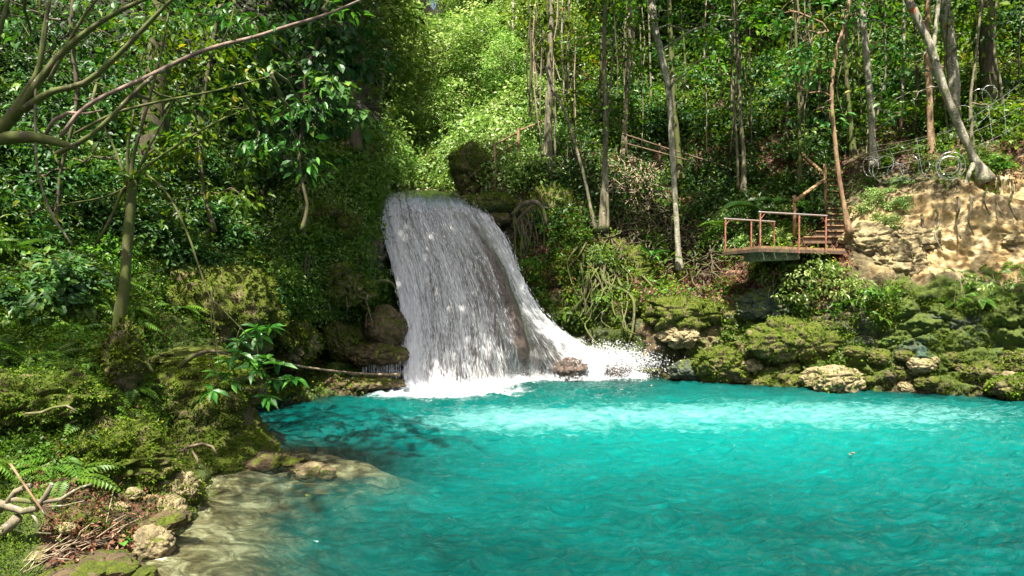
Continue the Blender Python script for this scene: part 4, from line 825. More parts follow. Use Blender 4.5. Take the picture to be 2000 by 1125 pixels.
TB = {0: [(1290, 20, 70, 35), (1350, 60, 70, 45), (1250, -60, 120, 60), (1340, -70, 130, 60), (1390, 110, 70, 40, -2), (1440, 40, 80, 40, -2)], 1: [(1340, 120, 60, 40), (1370, 30, 70, 50)],
 2: [(1175, 205, 50, 20, -.3), (1205, 240, 40, 14, -.3), (1150, 235, 30, 12), (1190, 60, 80, 50), (1150, 10, 80, 40), (1180, -80, 120, 60), (1120, 90, 50, 40), (1230, 120, 40, 30)],
 4: [(1080, 120, 40, 40), (1050, 60, 60, 50), (1090, 20, 70, 40), (1060, -60, 90, 60), (1110, 180, 30, 25)], 5: [(1240, 60, 70, 50), (1220, 130, 40, 35), (1260, 0, 80, 50)],
 6: [(1430, 120, 70, 60), (1400, 200, 55, 35), (1470, 60, 80, 60), (1400, 40, 80, 50), (1480, 180, 50, 40), (1440, -60, 120, 60), (1385, 150, 50, 40)],
 7: [(1600, 120, 60, 50), (1580, 60, 70, 50), (1640, 40, 60, 40), (1560, 180, 60, 50), (1610, 220, 40, 35), (1640, -60, 110, 50), (1540, 20, 70, 50)],
 8: [(1720, 80, 50, 50), (1740, 160, 50, 40), (1700, 10, 80, 40), (1760, 60, 60, 50), (1680, -100, 140, 60), (1745, 240, 45, 25)],
 9: [(1780, 200, 40, 35), (1790, 120, 35, 30), (1740, -90, 140, 60)], 10: [(1890, 60, 40, 40), (1800, -120, 160, 70)], 13: [(1960, 60, 60, 50), (1975, 140, 50, 40), (1940, 10, 80, 40), (1900, -120, 160, 70)],
 14: [(1960, 230, 40, 25), (1920, 30, 40, 30)], 15: [(1520, 140, 60, 50), (1520, 240, 50, 35), (1560, 280, 40, 20), (1500, 60, 60, 50)], 12: [(1670, 190, 40, 35), (1640, 120, 40, 40)]}
for k_, q_ in ((0, (1300, -250, 210, 60, -3)), (2, (1160, -250, 170, 60, -3)), (6, (1450, -250, 190, 60, -5)), (8, (1660, -270, 180, 60, -3)), (5, (1240, -220, 190, 60, -3)), (15, (1560, -240, 190, 60, -1)), (13, (1960, -300, 190, 60, -3))): TB[k_].append(q_)  # extra unseen crown masses added overhead to shade the right slope
for k, (nm, lab, st, bk, D, grp) in enumerate(TR):
    px_tree(nm, lab, st, TB.get(k), bk, ('leaf_mid', 'leaf_dark', 'leaf_mid', 'leaf_lime')[k % 4] if k not in (6, 7, 8) else 'leaf_dark', D=D, seed=40+k, L=.24, dens=.55, wr=.5, csz=.55, lpc=22, flare=1.5, droop=.3)

rng = np.random.default_rng(64)
for k in range(20):
    x = rng.uniform(1045, 2010); y = rng.uniform(170, 300); d_ = ground_at(x, y)[0][1]; x2 = x+rng.normal()*10; x3 = x2+rng.normal()*14; w_ = rng.uniform(1.6, 3.6)
    px_tree('thin_tree', 'one of many thin straight trunks crowded on the shaded right slope', [[(x, y, w_*1.2), ((x+x2)/2+rng.normal()*5, y-70, w_), (x2, y-140, w_), ((x2+x3)/2, y-230, w_*.9), (x3, -60, w_*.8)]],
     [(x3+rng.normal()*20, rng.uniform(10, 90), 45, 32), (x3+rng.normal()*30, rng.uniform(-60, 30), 60, 35)], ('bark_grey', 'bark_dark', 'bark_green', 'bark_pale')[k % 4], ('leaf_dark', 'leaf_mid')[k % 2], D=d_, seed=600+k, L=.24, dens=.6, wr=.5, csz=.55, lpc=20, group='thin trunks on the right slope', flare=1.3)
# ------------------------------------------------------------ forest behind, copies of a few trees
protos = []
for k, (lm, bk, h, R, L) in enumerate([('leaf_lime', 'bark_pale', 8, 2.6, .24), ('leaf_lime', 'bark_grey', 6.5, 2.2, .2), ('leaf_mid', 'bark_grey', 9, 2.6, .26), ('leaf_mid', 'bark_green', 7, 2.4, .22), ('leaf_dark', 'bark_dark', 9, 3.0, .26), ('leaf_mid', 'bark_dark', 7, 2.6, .24)]):
    protos.append(proto_tree('slope', h, R, lm, bk, 300+k, L, 190, 26, low=.22 if k < 2 else .3))
used = {}
def place_tree(k, g_, s, rz, label, group, name='forest_tree'):
    if (k, name) not in used:
        r = root(name, label, 'tree', tuple(g_), group); obj('trunk', protos[k][0], r); obj('crown', protos[k][1], r); r.rotation_euler = (0, 0, rz); r.scale = (s, s, s); used[(k, name)] = r
    else: copy_thing(used[(k, name)], g_, rz, s, label=label, group=group)
rng = np.random.default_rng(17); spots = []
def place_many(n, box, kinds, srange, mind, label, group, tries=4000):
    x0, x1, y0, y1, dmin, dmax = box; c = 0
    for _ in range(tries):
        if c >= n: break
        i, j = rng.integers(0, NR), rng.integers(0, NC); g_ = ground[i, j]
        if not (x0 < sx_[i, j] < x1 and y0 < sy_[i, j] < y1 and dmin < g_[1] < dmax): continue
        if abs(sx_[i, j]-852) < 50 and sy_[i, j] < 210: continue
        if any(np.hypot(g_[0]-q[0], g_[1]-q[1]) < mind for q in spots): continue
        spots.append(g_); place_tree(kinds[rng.integers(len(kinds))], g_-np.array([0, 0, .2]), rng.uniform(*srange), rng.uniform(0, 6.28), label, group); c += 1
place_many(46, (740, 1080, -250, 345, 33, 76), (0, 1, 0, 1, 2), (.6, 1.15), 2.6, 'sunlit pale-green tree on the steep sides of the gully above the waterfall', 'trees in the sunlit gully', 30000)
place_many(34, (1060, 2100, -400, 150, 32, 60), (2, 3, 4, 5), (.8, 1.3), 3.2, 'slender broadleaf tree high on the shaded slope behind the railed platform', 'trees high on the right slope', 30000)
place_many(22, (-300, 720, -400, 20, 26, 45), (5, 4, 5, 4), (.8, 1.2), 2.6, 'dark broadleaf tree high on the left slope behind the leaning tree', 'trees high on the left slope', 30000)
# unseen canopy trees added out of view to shade the fall, bank and cliff
def canopy(name, seed, lm, ncl):
    rng = np.random.default_rng(seed); mb = MB(); P = np.array([[0, 0, -1], [.1, .1, 2], [.1, .5, 5], [.2, 1.3, 8], [.1, 2.4, 11], [0, 3.6, 13.2]]); mb.tube(P, [.34, .27, .22, .19, .14, .08], 10, .15, seed, step=.5)
    v_ = rng.normal(size=(ncl, 3)); v_ /= np.linalg.norm(v_, axis=1)[:, None]; v_ *= rng.uniform(.15, 1, (ncl, 1))**.45; v_ *= (1+.5*fbm(v_*2.2, 2, seed))[:, None]
    C = v_*np.array([4.3, 4.3, 1.9])+np.array([0, 3.6, 13.6])
    for q in C[rng.choice(ncl, 26, False)]: mb.tube(bez(P[rng.integers(3, 6)], q, .3, 6, rng, .1), np.linspace(.06, .012, 6), 5)
    cb = MB(); clumps(cb, C, .62, 26, .27, rng, 'L', .5, v_, .3); return mb.build(name+'_trunk', M['bark_dark'], True), cb.build(name+'_crown', M[lm])
protos += [canopy('shade', 401, 'leaf_mid', 85), canopy('shade', 402, 'leaf_dark', 680)]
for k, (x, y, z, s, rz, kk) in enumerate([(-10.5, 3.5, 3, 1, -1.2, 6), (-9.8, 18.8, 4.0, 1.35, -2.15, 7), (17.5, 15, 4, 1, 1.57, 6)]):
    place_tree(kk, (x, y, z), s, rz, 'tall unseen tree added beside the pool to cast shade', 'added shade trees around the pool', 'added_shade_tree')

# ------------------------------------------------------------ shrubs and ferns (copies)
def fern_mesh(name, seed, nf=9, L=.6, mat='fern', pw=.16, arch=.5, pairs=14):
    rng = np.random.default_rng(seed); mb = MB()
    for k in range(nf):
        a_ = k*2*np.pi/nf+rng.uniform(-.3, .3); ln = L*rng.uniform(.7, 1.15); t = np.linspace(.12, 1, pairs)
        h = np.array([math.cos(a_), math.sin(a_), 0]); up = rng.uniform(.5, 1.0)
        P = h*(t[:, None]*ln)+np.array([0, 0, 1])*((up*t-arch*1.6*t*t)*ln)[:, None]
        T_ = np.gradient(P, axis=0); T_ /= np.linalg.norm(T_, axis=1)[:, None]; side = np.cross(T_, [0, 0, 1]); side /= np.linalg.norm(side, axis=1)[:, None]
        w_ = pw*ln*np.sin(np.clip(t*1.02, 0, 1)*np.pi*.9+.25)*1.2+.01
        for s_ in (-1, 1): mb.leaves(P, side*s_+T_*.45+np.array([0, 0, -.12]), np.cross(side, T_)*1.0, w_, ln/pairs*1.05, 'S', np.clip(rng.uniform(.3, .7)+rng.normal(size=pairs)*.1, 0, 1), rng)
        mb.tube(np.concatenate([[[0, 0, 0]], P[::3]]), np.linspace(.006, .002, len(P[::3])+1), 4)
    return mb.build(name, M[mat])
ferns = [fern_mesh('fern', s, nf, L) for s, nf, L in ((1, 9, .5), (2, 7, .6), (3, 11, .45))]
def shrub_mesh(name, seed, R, lm, L, n=26, lpc=18, wr=.4, tmpl='L', h=None):
    rng = np.random.default_rng(seed); mb = MB(); h = h or R
    v_ = rng.normal(size=(n, 3)); v_ /= np.linalg.norm(v_, axis=1)[:, None]; v_[:, 2] = np.abs(v_[:, 2]); C = v_*rng.uniform(.35, 1, (n, 1))*np.array([R, R, h])+np.array([0, 0, .1])
    clumps(mb, C, R*.3, lpc, L, rng, tmpl, wr, v_, .2)
    for q in C[:12]: mb.tube(bez(np.array([0, 0, -.1]), q, .05, 5), np.linspace(.012, .003, 5), 4, tone=.0)
    return mb.build(name, M[lm])
shrubs = {'dark': [shrub_mesh('shrub', 11, .9, 'leaf_dark', .17, 34, 20), shrub_mesh('shrub', 12, .7, 'leaf_dark', .14, 30, 20, .5)],
          'mid': [shrub_mesh('shrub', 13, .8, 'leaf_mid', .16, 30, 20), shrub_mesh('shrub', 14, .6, 'leaf_mid', .13, 28, 18, .5)],
          'lime': [shrub_mesh('shrub', 15, .9, 'leaf_lime', .17, 34, 20), shrub_mesh('shrub', 16, .7, 'leaf_lime', .13, 30, 20, .5)]}
rng = np.random.default_rng(55)
def strew(meshes, n, box, srange, name, label, cat, group, mind=.4, dmax=99, tries=60000, tilt=.5):
    x0, x1, y0, y1 = box; c = 0; sp = []
    ok = np.argwhere((sx_ > x0) & (sx_ < x1) & (sy_ > y0) & (sy_ < y1) & (ground[..., 2] > .12) & (ground[..., 1] < dmax))
    wgt = AREA[ok[:, 0], ok[:, 1]]
    if wgt.sum() <= 0: return
    for q in ok[rng.choice(len(ok), min(len(ok), n*12), p=wgt/wgt.sum())]:
        if c >= n: break
        g_ = ground[q[0], q[1]]; nn_ = N_[q[0], q[1]]
        if any(np.linalg.norm(g_-s_) < mind for s_ in sp): continue
        sp.append(g_); o = obj(name, meshes[rng.integers(len(meshes))], None, tuple(g_-nn_*.03), label=label, category=cat, group=group)
        s_ = rng.uniform(*srange); o.scale = (s_, s_, s_)
        ax = Vector((0, 0, 1)).lerp(Vector(nn_), tilt).normalized(); o.rotation_mode = 'QUATERNION'
        from mathutils import Quaternion
        o.rotation_quaternion = Vector((0, 0, 1)).rotation_difference(ax) @ Quaternion((0, 0, 1), rng.uniform(0, 6.28)); c += 1
strew(ferns, 100, (-60, 265, 540, 940), (.4, 1.3), 'fern', 'small green fern on the mossy near bank', 'fern', 'ferns on the near bank', .2)
strew(ferns, 60, (330, 740, 300, 640), (.7, 1.3), 'fern', 'fern on the mossy cliff between the near bank and the waterfall', 'fern', 'ferns on the cliff left of the waterfall', .3)
strew(ferns, 18, (1040, 1300, 420, 620), (.8, 1.3), 'fern', 'fern on the outcrop right of the waterfall', 'fern', 'ferns right of the waterfall', .6)
strew(ferns, 14, (1860, 2010, 520, 590), (.8, 1.3), 'fern', 'fern along the foot of the sandy cliff', 'fern', 'ferns under the sandy cliff', .5)
strew(ferns, 10, (1380, 1720, 520, 720), (.6, 1.1), 'fern', 'small fern on the rocks below the railed platform', 'fern', 'ferns below the platform', .6)
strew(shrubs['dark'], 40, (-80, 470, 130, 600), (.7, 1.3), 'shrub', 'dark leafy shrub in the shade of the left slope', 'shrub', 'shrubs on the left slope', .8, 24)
strew(shrubs['mid'], 44, (-80, 560, 300, 580), (.5, .9), 'shrub', 'green leafy shrub on the left bank above the pool', 'shrub', 'green shrubs on the left bank', .7, 24)
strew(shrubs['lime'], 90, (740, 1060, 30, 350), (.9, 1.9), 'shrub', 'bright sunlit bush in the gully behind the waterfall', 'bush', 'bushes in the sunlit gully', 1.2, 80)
strew(shrubs['dark']+shrubs['mid'], 80, (1060, 2040, -60, 250), (.9, 1.7), 'shrub', 'leafy bush under the trees high on the right slope', 'bush', 'bushes high on the right slope', 1.0, 60)
strew(shrubs['mid'], 26, (1100, 1560, 250, 520), (.4, .8), 'shrub', 'small green bush among the litter right of the waterfall', 'bush', 'small bushes on the littered slope', .8, 40)
strew(shrubs['lime']+shrubs['mid'], 22, (1380, 1560, 380, 480), (.5, 1.0), 'shrub', 'bright green bush behind the railed platform', 'bush', 'bushes behind the platform', .6, 34)
strew(shrubs['mid'], 20, (1680, 1990, 215, 340), (.5, .9), 'shrub', 'green bush at the cliff top by the razor wire', 'bush', 'bushes at the cliff top', .6, 34)
strew(shrubs['lime'], 12, (1690, 1780, 350, 460), (.3, .6), 'shrub', 'small bright bush on the tan outcrop beside the stairs', 'bush', 'bushes beside the stairs', .5, 30)

# ------------------------------------------------------------ ground cover
def cover(name, label, n, mask, L, mat, seed, wr=.5, tmpl='S', jit=.06, off=(0, .12), hang=.0):
    rng = np.random.default_rng(seed); P, Nn = scatter(n, mask, rng, jit, off)
    D = rng.normal(size=P.shape)*.7+Nn*.45+np.array([0, 0, -hang]); U = Nn*.5+np.array([0, 0, .8])+rng.normal(size=P.shape)*.35
    sc_ = np.clip(P[:, 1]/17, .55, 3)**.75
    ln = rng.uniform(L[0], L[1], n)*sc_; mb = MB(); mb.leaves(P, D, U, ln, ln*wr*rng.uniform(.8, 1.3, n), tmpl, np.clip(.45+.5*fbm(P*1.1, 2, seed)+rng.normal(size=n)*.2, 0, 1), rng)
    obj(name, mb.build(name, M[mat]), kind='stuff', label=label)
wp = fbm(np.stack([sx_/70, sy_/70, sx_*0], -1), 3, 2)*60; wq = fbm(np.stack([sx_/70, sy_/70, sx_*0], -1), 3, 8)*45
X_, Y_ = sx_+wp, sy_+wq
patch = sstep(-.25, .25, fbm(ground*1.3, 3, 77)); patch2 = sstep(-.1, .3, fbm(ground*1.9, 3, 78))
leftg = inbox(X_, Y_, -300, 745, 250, 1020)*(1-inbox(X_, Y_, 600, 700, 600, 720))
cover('ground_cover_leaves', 'small-leaved creeping plants covering the mossy left bank', 70000, leftg*(.25+.75*patch)*(Y_ < 900), (.05, .11), 'leaf_mid', 1, .6)
cover('moss_carpet_foliage', 'short feathery moss and seedlings over the left bank', 84000, np.clip(inbox(X_, Y_, -300, 745, 300, 1060)+inbox(sx_, sy_, -200, 70, 1000, 1300, 10), 0, 1)*(.4+.6*patch2), (.03, .065), 'moss', 2, .4)
cover('cliff_foliage', 'bright green small leaves on the tall mossy cliff beside the waterfall', 22000, inbox(X_, Y_, 560, 745, 250, 620, 20)*(.15+.85*patch2), (.09, .17), 'fern', 13, .42, 'L', .1, (0, .28), .4)
cover('cliff_lit_foliage', 'paler small leaves brightening the shaded mossy cliff beside the waterfall', 18000, inbox(X_, Y_, 540, 745, 260, 640, 20)*patch, (.06, .13), 'leaf_lime', 15, .4, 'S', .12, (.05, .3), .2)  # light on the shaded cliff put into paler leaf colour
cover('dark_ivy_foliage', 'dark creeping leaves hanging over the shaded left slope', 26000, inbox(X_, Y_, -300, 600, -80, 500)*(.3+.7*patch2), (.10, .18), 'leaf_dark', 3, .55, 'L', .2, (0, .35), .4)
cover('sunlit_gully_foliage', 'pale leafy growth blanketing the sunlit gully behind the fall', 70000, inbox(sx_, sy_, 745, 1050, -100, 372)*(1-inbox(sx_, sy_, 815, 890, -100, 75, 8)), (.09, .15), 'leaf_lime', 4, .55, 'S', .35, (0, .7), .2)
cover('slope_undergrowth', 'leafy undergrowth on the upper right slope', 42000, inbox(X_, Y_, 1040, 2200, -150, 265, 40)*(.2+.8*patch), (.11, .18), 'leaf_mid', 5, .5, 'S', .3, (0, .6), .2)
cover('slope_undergrowth', 'scattered green seedlings on the littered slope', 12000, (inbox(X_, Y_, 1040, 1640, 250, 590)+.8*inbox(X_, Y_, 1680, 1990, 250, 360))*patch2**2, (.07, .13), 'leaf_mid', 6, .5, 'S', .12, (0, .25), .1)
cover('moss_foliage', 'short moss and tiny ferns on the outcrop right of the waterfall', 34000, (inbox(X_, Y_, 1030, 1480, 430, 740)*.9+inbox(X_, Y_, 1440, 2100, 560, 770)*.5)*patch2, (.03, .065), 'moss', 7, .45)
cover('fresh_leaves_foliage', 'fresh green small leaves on the outcrop right of the waterfall', 24000, (inbox(X_, Y_, 1020, 1300, 400, 620)+.25*inbox(X_, Y_, 1400, 1780, 560, 720))*patch, (.05, .10), 'leaf_mid', 8, .6)
cover('fallen_leaves', 'brown dead leaves lying on the littered slope', 42000, litter*(sx_ > 1000)*(.35+.65*patch), (.06, .11), 'litter', 9, .5, 'S', .04, (0, .06))
cover('fallen_leaves', 'reddish dead leaves on the near bank and the ledge by the cave', 5000, (litter*(sx_ < 720)+.10*inbox(sx_, sy_, 150, 720, 450, 1000))*(.3+.7*patch2), (.06, .12), 'litter', 10, .42, 'L', .03, (0.01, .07))
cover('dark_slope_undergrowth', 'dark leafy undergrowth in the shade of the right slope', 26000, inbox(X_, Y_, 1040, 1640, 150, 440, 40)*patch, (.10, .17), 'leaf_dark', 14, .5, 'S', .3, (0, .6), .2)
# creeper with pale shiny leaves over the rock wall
def creeper(name, label, blobs, D, lm, seed, L=.13, dens=1.5, wr=.5, strands=12, lpc=20):
    rng = np.random.default_rng(seed); base = at(blobs[0][0], blobs[0][1]-blobs[0][3], D); r = root(name, label, 'creeper', tuple(base))
    mb, CC = crown_blobs([(b_[0], b_[1], b_[2], b_[3], ground_at(b_[0], b_[1])[0][1]-.45) for b_ in blobs], base, lm, rng, L, 'L', dens, wr, .22, lpc, .6); obj('leaves', mb.build('leaves', M[lm]), r)
    tb = MB()
    for k in range(strands):
        b_ = blobs[k % len(blobs)]; q = at(b_[0]+rng.uniform(-1, 1)*b_[2], b_[1]-b_[3]*.8, D); e = q+np.array([rng.normal()*.2, -.15, -rng.uniform(.4, 1.1)])
        tb.tube(bez(q, e, 0, 6, rng, .04)-base, .006, 4)
    obj('stem', tb.build('stem', M['twig'], True), r); return r
creeper('creeper', 'creeper with pale shiny leaves spilling over the rocks under the platform', [(1590, 540, 70, 38), (1640, 560, 60, 30), (1570, 505, 45, 18), (1680, 565, 40, 22), (1530, 570, 40, 24), (1500, 540, 30, 16)], 21.4, 'leaf_lime', 61, .15, 2.2)
creeper('creeper', 'green leafy creeper hanging below the pale-leaved one beside the tan rock shoulder', [(1700, 560, 60, 24), (1655, 600, 24, 26), (1745, 575, 40, 18)], 21.0, 'leaf_mid', 62, .14, 1.1)
creeper('creeper', 'pale creeper along the foot of the sandy cliff', [(1900, 545, 40, 16), (1950, 555, 50, 18), (1985, 540, 30, 14)], 19.6, 'leaf_lime', 63, .13, 1.0)
creeper('creeper', 'leafy creeper draped over the dark cave left of the waterfall', [(610, 590, 60, 26), (660, 560, 60, 30), (560, 560, 60, 26), (700, 600, 30, 30)], 20.2, 'leaf_mid', 64, .12, 1.0)
# glossy whorled shrub leaning over the pool from the big boulder
r = root('whorled_shrub', 'shrub with glossy whorled leaves leaning out over the pool from the overhanging boulder', 'shrub', tuple(at(408, 700, 11.3))); b_ = np.array(r.location)
rng = np.random.default_rng(4); sb = MB(); lf = MB()
S0 = [[(408, 700), (420, 725), (432, 745)], [(412, 560), (418, 620), (425, 690), (432, 730)], [(420, 590), (450, 620), (485, 655), (500, 668)], [(432, 740), (460, 715), (475, 700)], [(432, 745), (480, 735), (520, 720), (545, 715)], [(480, 735), (510, 740), (548, 740)], [(500, 668), (520, 655), (522, 640)], [(470, 640), (462, 662), (468, 690)], [(505, 735), (520, 755), (522, 775)], [(432, 742), (420, 755), (412, 762)], [(500, 668), (505, 700), (498, 720)]]
for st in S0: sb.tube(np.array([at(x, y, 11.2-i*.05) for i, (x, y) in enumerate(st)])-b_, np.linspace(.014, .007, len(st)), 6, step=.08)
for (x, y) in [(500, 640), (470, 668), (525, 640), (430, 730), (445, 705), (545, 712), (575, 738), (520, 775), (468, 690), (415, 762), (498, 720), (538, 742), (505, 655), (522, 700), (455, 745), (490, 700)]:
    c = at(x, y, 11.1+rng.uniform(-.25, .25))-b_; k = 9; a_ = np.arange(k)*2.4+rng.uniform(0, 6)
    D = np.stack([np.cos(a_), np.sin(a_)*.8, rng.uniform(-.7, .45, k)], -1); ln = rng.uniform(.20, .32, k)
    lf.leaves(np.tile(c, (k, 1)), D, np.array([0, -.25, 1.])+rng.normal(size=(k, 3))*.2, ln, ln*.36, 'L', None, rng)
obj('stem', sb.build('stem', M['bark_green'], True), r); obj('leaves', lf.build('leaves', M['leaf_gloss']), r)
# palm fronds and broad-leaved plants
def plant(name, label, px, py, D, L, n, mat, seed, wr=.2, tmpl='L', up=.8, cat='plant', droop=.5, pinn=0):
    rng = np.random.default_rng(seed); g_ = at(px, py, D); mb = MB()
    if pinn: me = fern_mesh(name, seed, n, L, mat, .34, .45, pinn)
    else:
        a_ = np.arange(n)*2.4+rng.uniform(0, 1, n); D_ = np.stack([np.cos(a_), np.sin(a_), rng.uniform(min(-.1, up), max(-.1, up), n)], -1); st = D_*rng.uniform(.1, .5, (n, 1))*L
        for q in st: mb.tube(np.array([[0, 0, 0], q*.5+np.array([0, 0, .05]), q]), .006, 4)
        ln = L*rng.uniform(.7, 1.1, n); mb.leaves(st, D_+np.array([0, 0, -.25]), np.array([0, 0, 1.])+rng.normal(size=(n, 3))*.2, ln, ln*wr*1.5, tmpl, None, rng); me = mb.build(name, M[mat])
    return obj(name, me, None, tuple(g_), label=label, category=cat)
plant('palm_plant', 'dark green feathery palm-like plant rising behind the railed platform', 1490, 412, 24.6, 1.5, 11, 'leaf_dark', 71, pinn=15, cat='palm')
plant('palm_plant', 'small feathery plant left of the platform railing', 1395, 440, 25.2, .6, 9, 'fern', 72, pinn=12, cat='palm')
plant('palm_plant', 'feathery green fronds at the edge of the picture on the near bank', 15, 490, 10.2, .6, 7, 'fern', 73, pinn=16, cat='palm')
plant('broadleaf_plant', 'upright plant with blue-green leaves on the leaf litter below the tall pale trunk', 1272, 500, 24.8, .55, 9, 'leaf_dark', 74)
plant('broadleaf_plant', 'second blue-green plant on the litter, right of the upright one', 1306, 505, 24.8, .5, 8, 'leaf_gloss', 75)
plant('broadleaf_plant', 'rosette of strap leaves perched in the fork of the slender mossy tree', 262, 350, 11.4, .34, 16, 'leaf_mid', 76, .12)
False and plant('broadleaf_plant', 'grassy tuft growing on the near bank beside the dead branches', 22, 890, 7.6, .4, 12, 'fern', 77, .1)
plant('broadleaf_plant', 'seedling with three pale leaves between the flat rock and the shallow water', 238, 1062, 7.7, .2, 7, 'leaf_gloss', 78, .38)
plant('broadleaf_plant', 'single seedling leaf by the water in the corner of the near bank', 192, 1072, 7.5, .17, 2, 'leaf_gloss', 79, .4, up=-.2)
plant('broadleaf_plant', 'broad round leaves on the dark slope at the left edge', 80, 450, 11.8, .22, 14, 'leaf_gloss', 80, .5)

# ------------------------------------------------------------ roots, vines, logs, brushwood
def strand(name, label, paths, mat, cat, D=None, r=3., group=None, dz=-.12, sd=0, bump=.2):
    g0 = at(paths[0][0][0], paths[0][0][1], D if D else ground_at(*paths[0][0][:2])[0][1]); mb = MB()
    for k, p_ in enumerate(paths):
        Q = []
        for q in p_:
            d_ = (D if D else ground_at(q[0], q[1])[0][1])+dz+(q[3] if len(q) > 3 else 0); Q.append(list(at(q[0], q[1], d_))+[(q[2] if len(q) > 2 else r)*d_/F])
        Q = np.array(Q); mb.tube(Q[:, :3]-g0, Q[:, 3], 6, bump, sd+k, step=.12)
    pr = dict(label=label, category=cat)
    if group: pr['group'] = group
    return obj(name, mb.build(name, M[mat], True), None, tuple(g0), **pr)
strand('hanging_vine', 'bare vine hanging in a curve at the left of the slender mossy tree', [[(72, 130, 2.5), (69, 200, 2.5), (70, 280, 2.5), (76, 345, 2.5), (100, 415, 2.5), (125, 455, 2.5), (142, 480, 1.5)]], 'bark_grey', 'vine', 10.6)
strand('hanging_vine', 'drooping leafy stem reaching down from the slender mossy tree to the whorled shrub', [[(285, 340, 2.5), (320, 370, 2.5), (345, 410, 2.2), (370, 465, 2.2), (385, 510, 2), (402, 560, 1.8), (412, 590, 1.5), (414, 650, 1.2), (425, 700, 1)]], 'bark_green', 'vine', 11.3)
rng = np.random.default_rng(90)
rt = []
for k in range(26):
    x = rng.uniform(1125, 1225); y = rng.uniform(470, 530); p_ = [(x, y, rng.uniform(1.4, 3))]
    for j in range(rng.integers(3, 6)): x += rng.normal()*14; y += rng.uniform(16, 40); p_.append((x, min(y, 690), rng.uniform(.8, 1.9)))
    rt.append(p_)
rt += [[(1165, 480, 5), (1180, 510, 5), (1178, 545, 4), (1200, 562, 4), (1222, 570, 3.5), (1238, 590, 3), (1236, 640, 2.5), (1228, 670, 2)], [(1158, 490, 5), (1148, 540, 4.5), (1140, 580, 3.5), (1120, 605, 3), (1108, 630, 2)], [(1190, 525, 4), (1205, 545, 4), (1215, 560, 3)], [(1230, 500, 2.5), (1248, 530, 2.5), (1275, 560, 2)]]
strand('hanging_roots', 'tangle of greenish roots hanging over the outcrop below the twin trunks', rt, 'bark_green', 'roots', None, dz=-.2)
rt = []
for k in range(16):
    x = rng.uniform(1000, 1050); y = rng.uniform(400, 470); p_ = [(x, y, 1.8)]
    for j in range(4): x += rng.normal()*7+3; y += rng.uniform(25, 45); p_.append((x, y, rng.uniform(.8, 1.8)))
    rt.append(p_)
rt += [[(1000, 420, 4), (1020, 400, 5), (1045, 395, 5), (1060, 410, 4), (1068, 440, 3)], [(1005, 440, 3), (1015, 425, 3), (1040, 402, 3)]]
strand('hanging_roots', 'curtain of thin dark roots hanging along the right edge of the waterfall', rt, 'bark_dark', 'roots', 24.3)
strand('tree_root', 'twisting root running down the cliff left of the waterfall', [[(596, 300, 4), (598, 340, 4.5), (585, 370, 4.5), (588, 400, 4), (600, 430, 3.5), (595, 460, 2.5)]], 'bark_grey', 'root', None, dz=-.3)
strand('tree_root', 'short crooked root on the dark cliff behind the slender mossy tree', [[(413, 410, 3), (410, 440, 4), (398, 458, 4), (380, 460, 2)]], 'bark_grey', 'root', None, dz=-.3)
strand('hanging_vine', 'pair of dark vines dangling in front of the fern cliff left of the waterfall', [[(600, 490, 2), (594, 540, 2.2), (590, 600, 2)], [(606, 500, 1.5), (598, 560, 1.8), (594, 590, 1.5)]], 'bark_dark', 'vine', 19.6)
strand('tree_root', 'green root looping over the small cave beside the waterfall', [[(695, 565, 2), (720, 562, 3), (740, 548, 3), (765, 552, 2.5), (775, 570, 1.5)], [(640, 530, 2), (670, 560, 2.5), (700, 590, 2.5), (725, 610, 1.5)]], 'bark_green', 'root', 21.2)
strand('long_stick', 'long thin stick lying across the water edge from the shrub to the waterfall', [[(500, 692, 1.8, -3), (570, 712, 2.2, -1.8), (640, 723, 2.4, -.8), (710, 730, 2.4), (778, 733, 2)]], 'twig', 'stick', 20.0)
strand('fallen_log', 'short pale log resting at the pool edge under the dripping ledge', [[(681, 731, 3.5), (730, 732, 4), (782, 732, 3.5)]], 'twig', 'log', 20.1)
strand('exposed_root', 'curling pale root on the foot of the overhanging boulder', [[(300, 895, 2), (330, 886, 3), (352, 884, 3), (366, 872, 3), (360, 890, 2.5)], [(366, 874, 3), (395, 866, 2.5), (415, 872, 2.5), (425, 890, 2)], [(375, 880, 2), (386, 898, 2.5), (386, 912, 2)]], 'twig', 'root', 10.75)
strand('exposed_root', 'brown root arching across the stone shelf on the near bank', [[(350, 720, 5), (362, 706, 5), (385, 692, 4), (415, 685, 3.5), (445, 692, 2)]], 'bark_dark', 'root', 12.3)
strand('exposed_root', 'thin root snaking over the rounded mossy lump', [[(50, 808, 2.5), (80, 806, 3), (105, 796, 3), (130, 792, 2.5), (150, 803, 2)]], 'bark_grey', 'root', 8.0)
strand('dead_branch', 'thick dead branch forking over the near bank at the left edge', [[(-40, 1075, 12), (10, 1035, 11), (35, 1010, 10)], [(-10, 980, 8), (20, 990, 8), (60, 1000, 7), (85, 975, 6), (102, 945, 4)], [(25, 975, 6), (75, 980, 5), (120, 975, 4), (150, 955, 3), (180, 945, 2)], [(0, 1000, 4), (30, 960, 6), (60, 948, 6)], [(70, 985, 3), (110, 990, 2), (165, 978, 1.2)], [(60, 1000, 3), (75, 1020, 2.5), (70, 1040, 2), (100, 1042, 1.5)]], 'bark_grey', 'branch', 7.15, bump=.15)
strand('dead_stick', 'thin reddish stick leaning over the thick dead branch', [[(20, 905, 2.2), (50, 950, 2.2), (75, 985, 2), (90, 1010, 1.5)]], 'litter' if False else 'bark_red', 'stick', 7.0)
stk = []
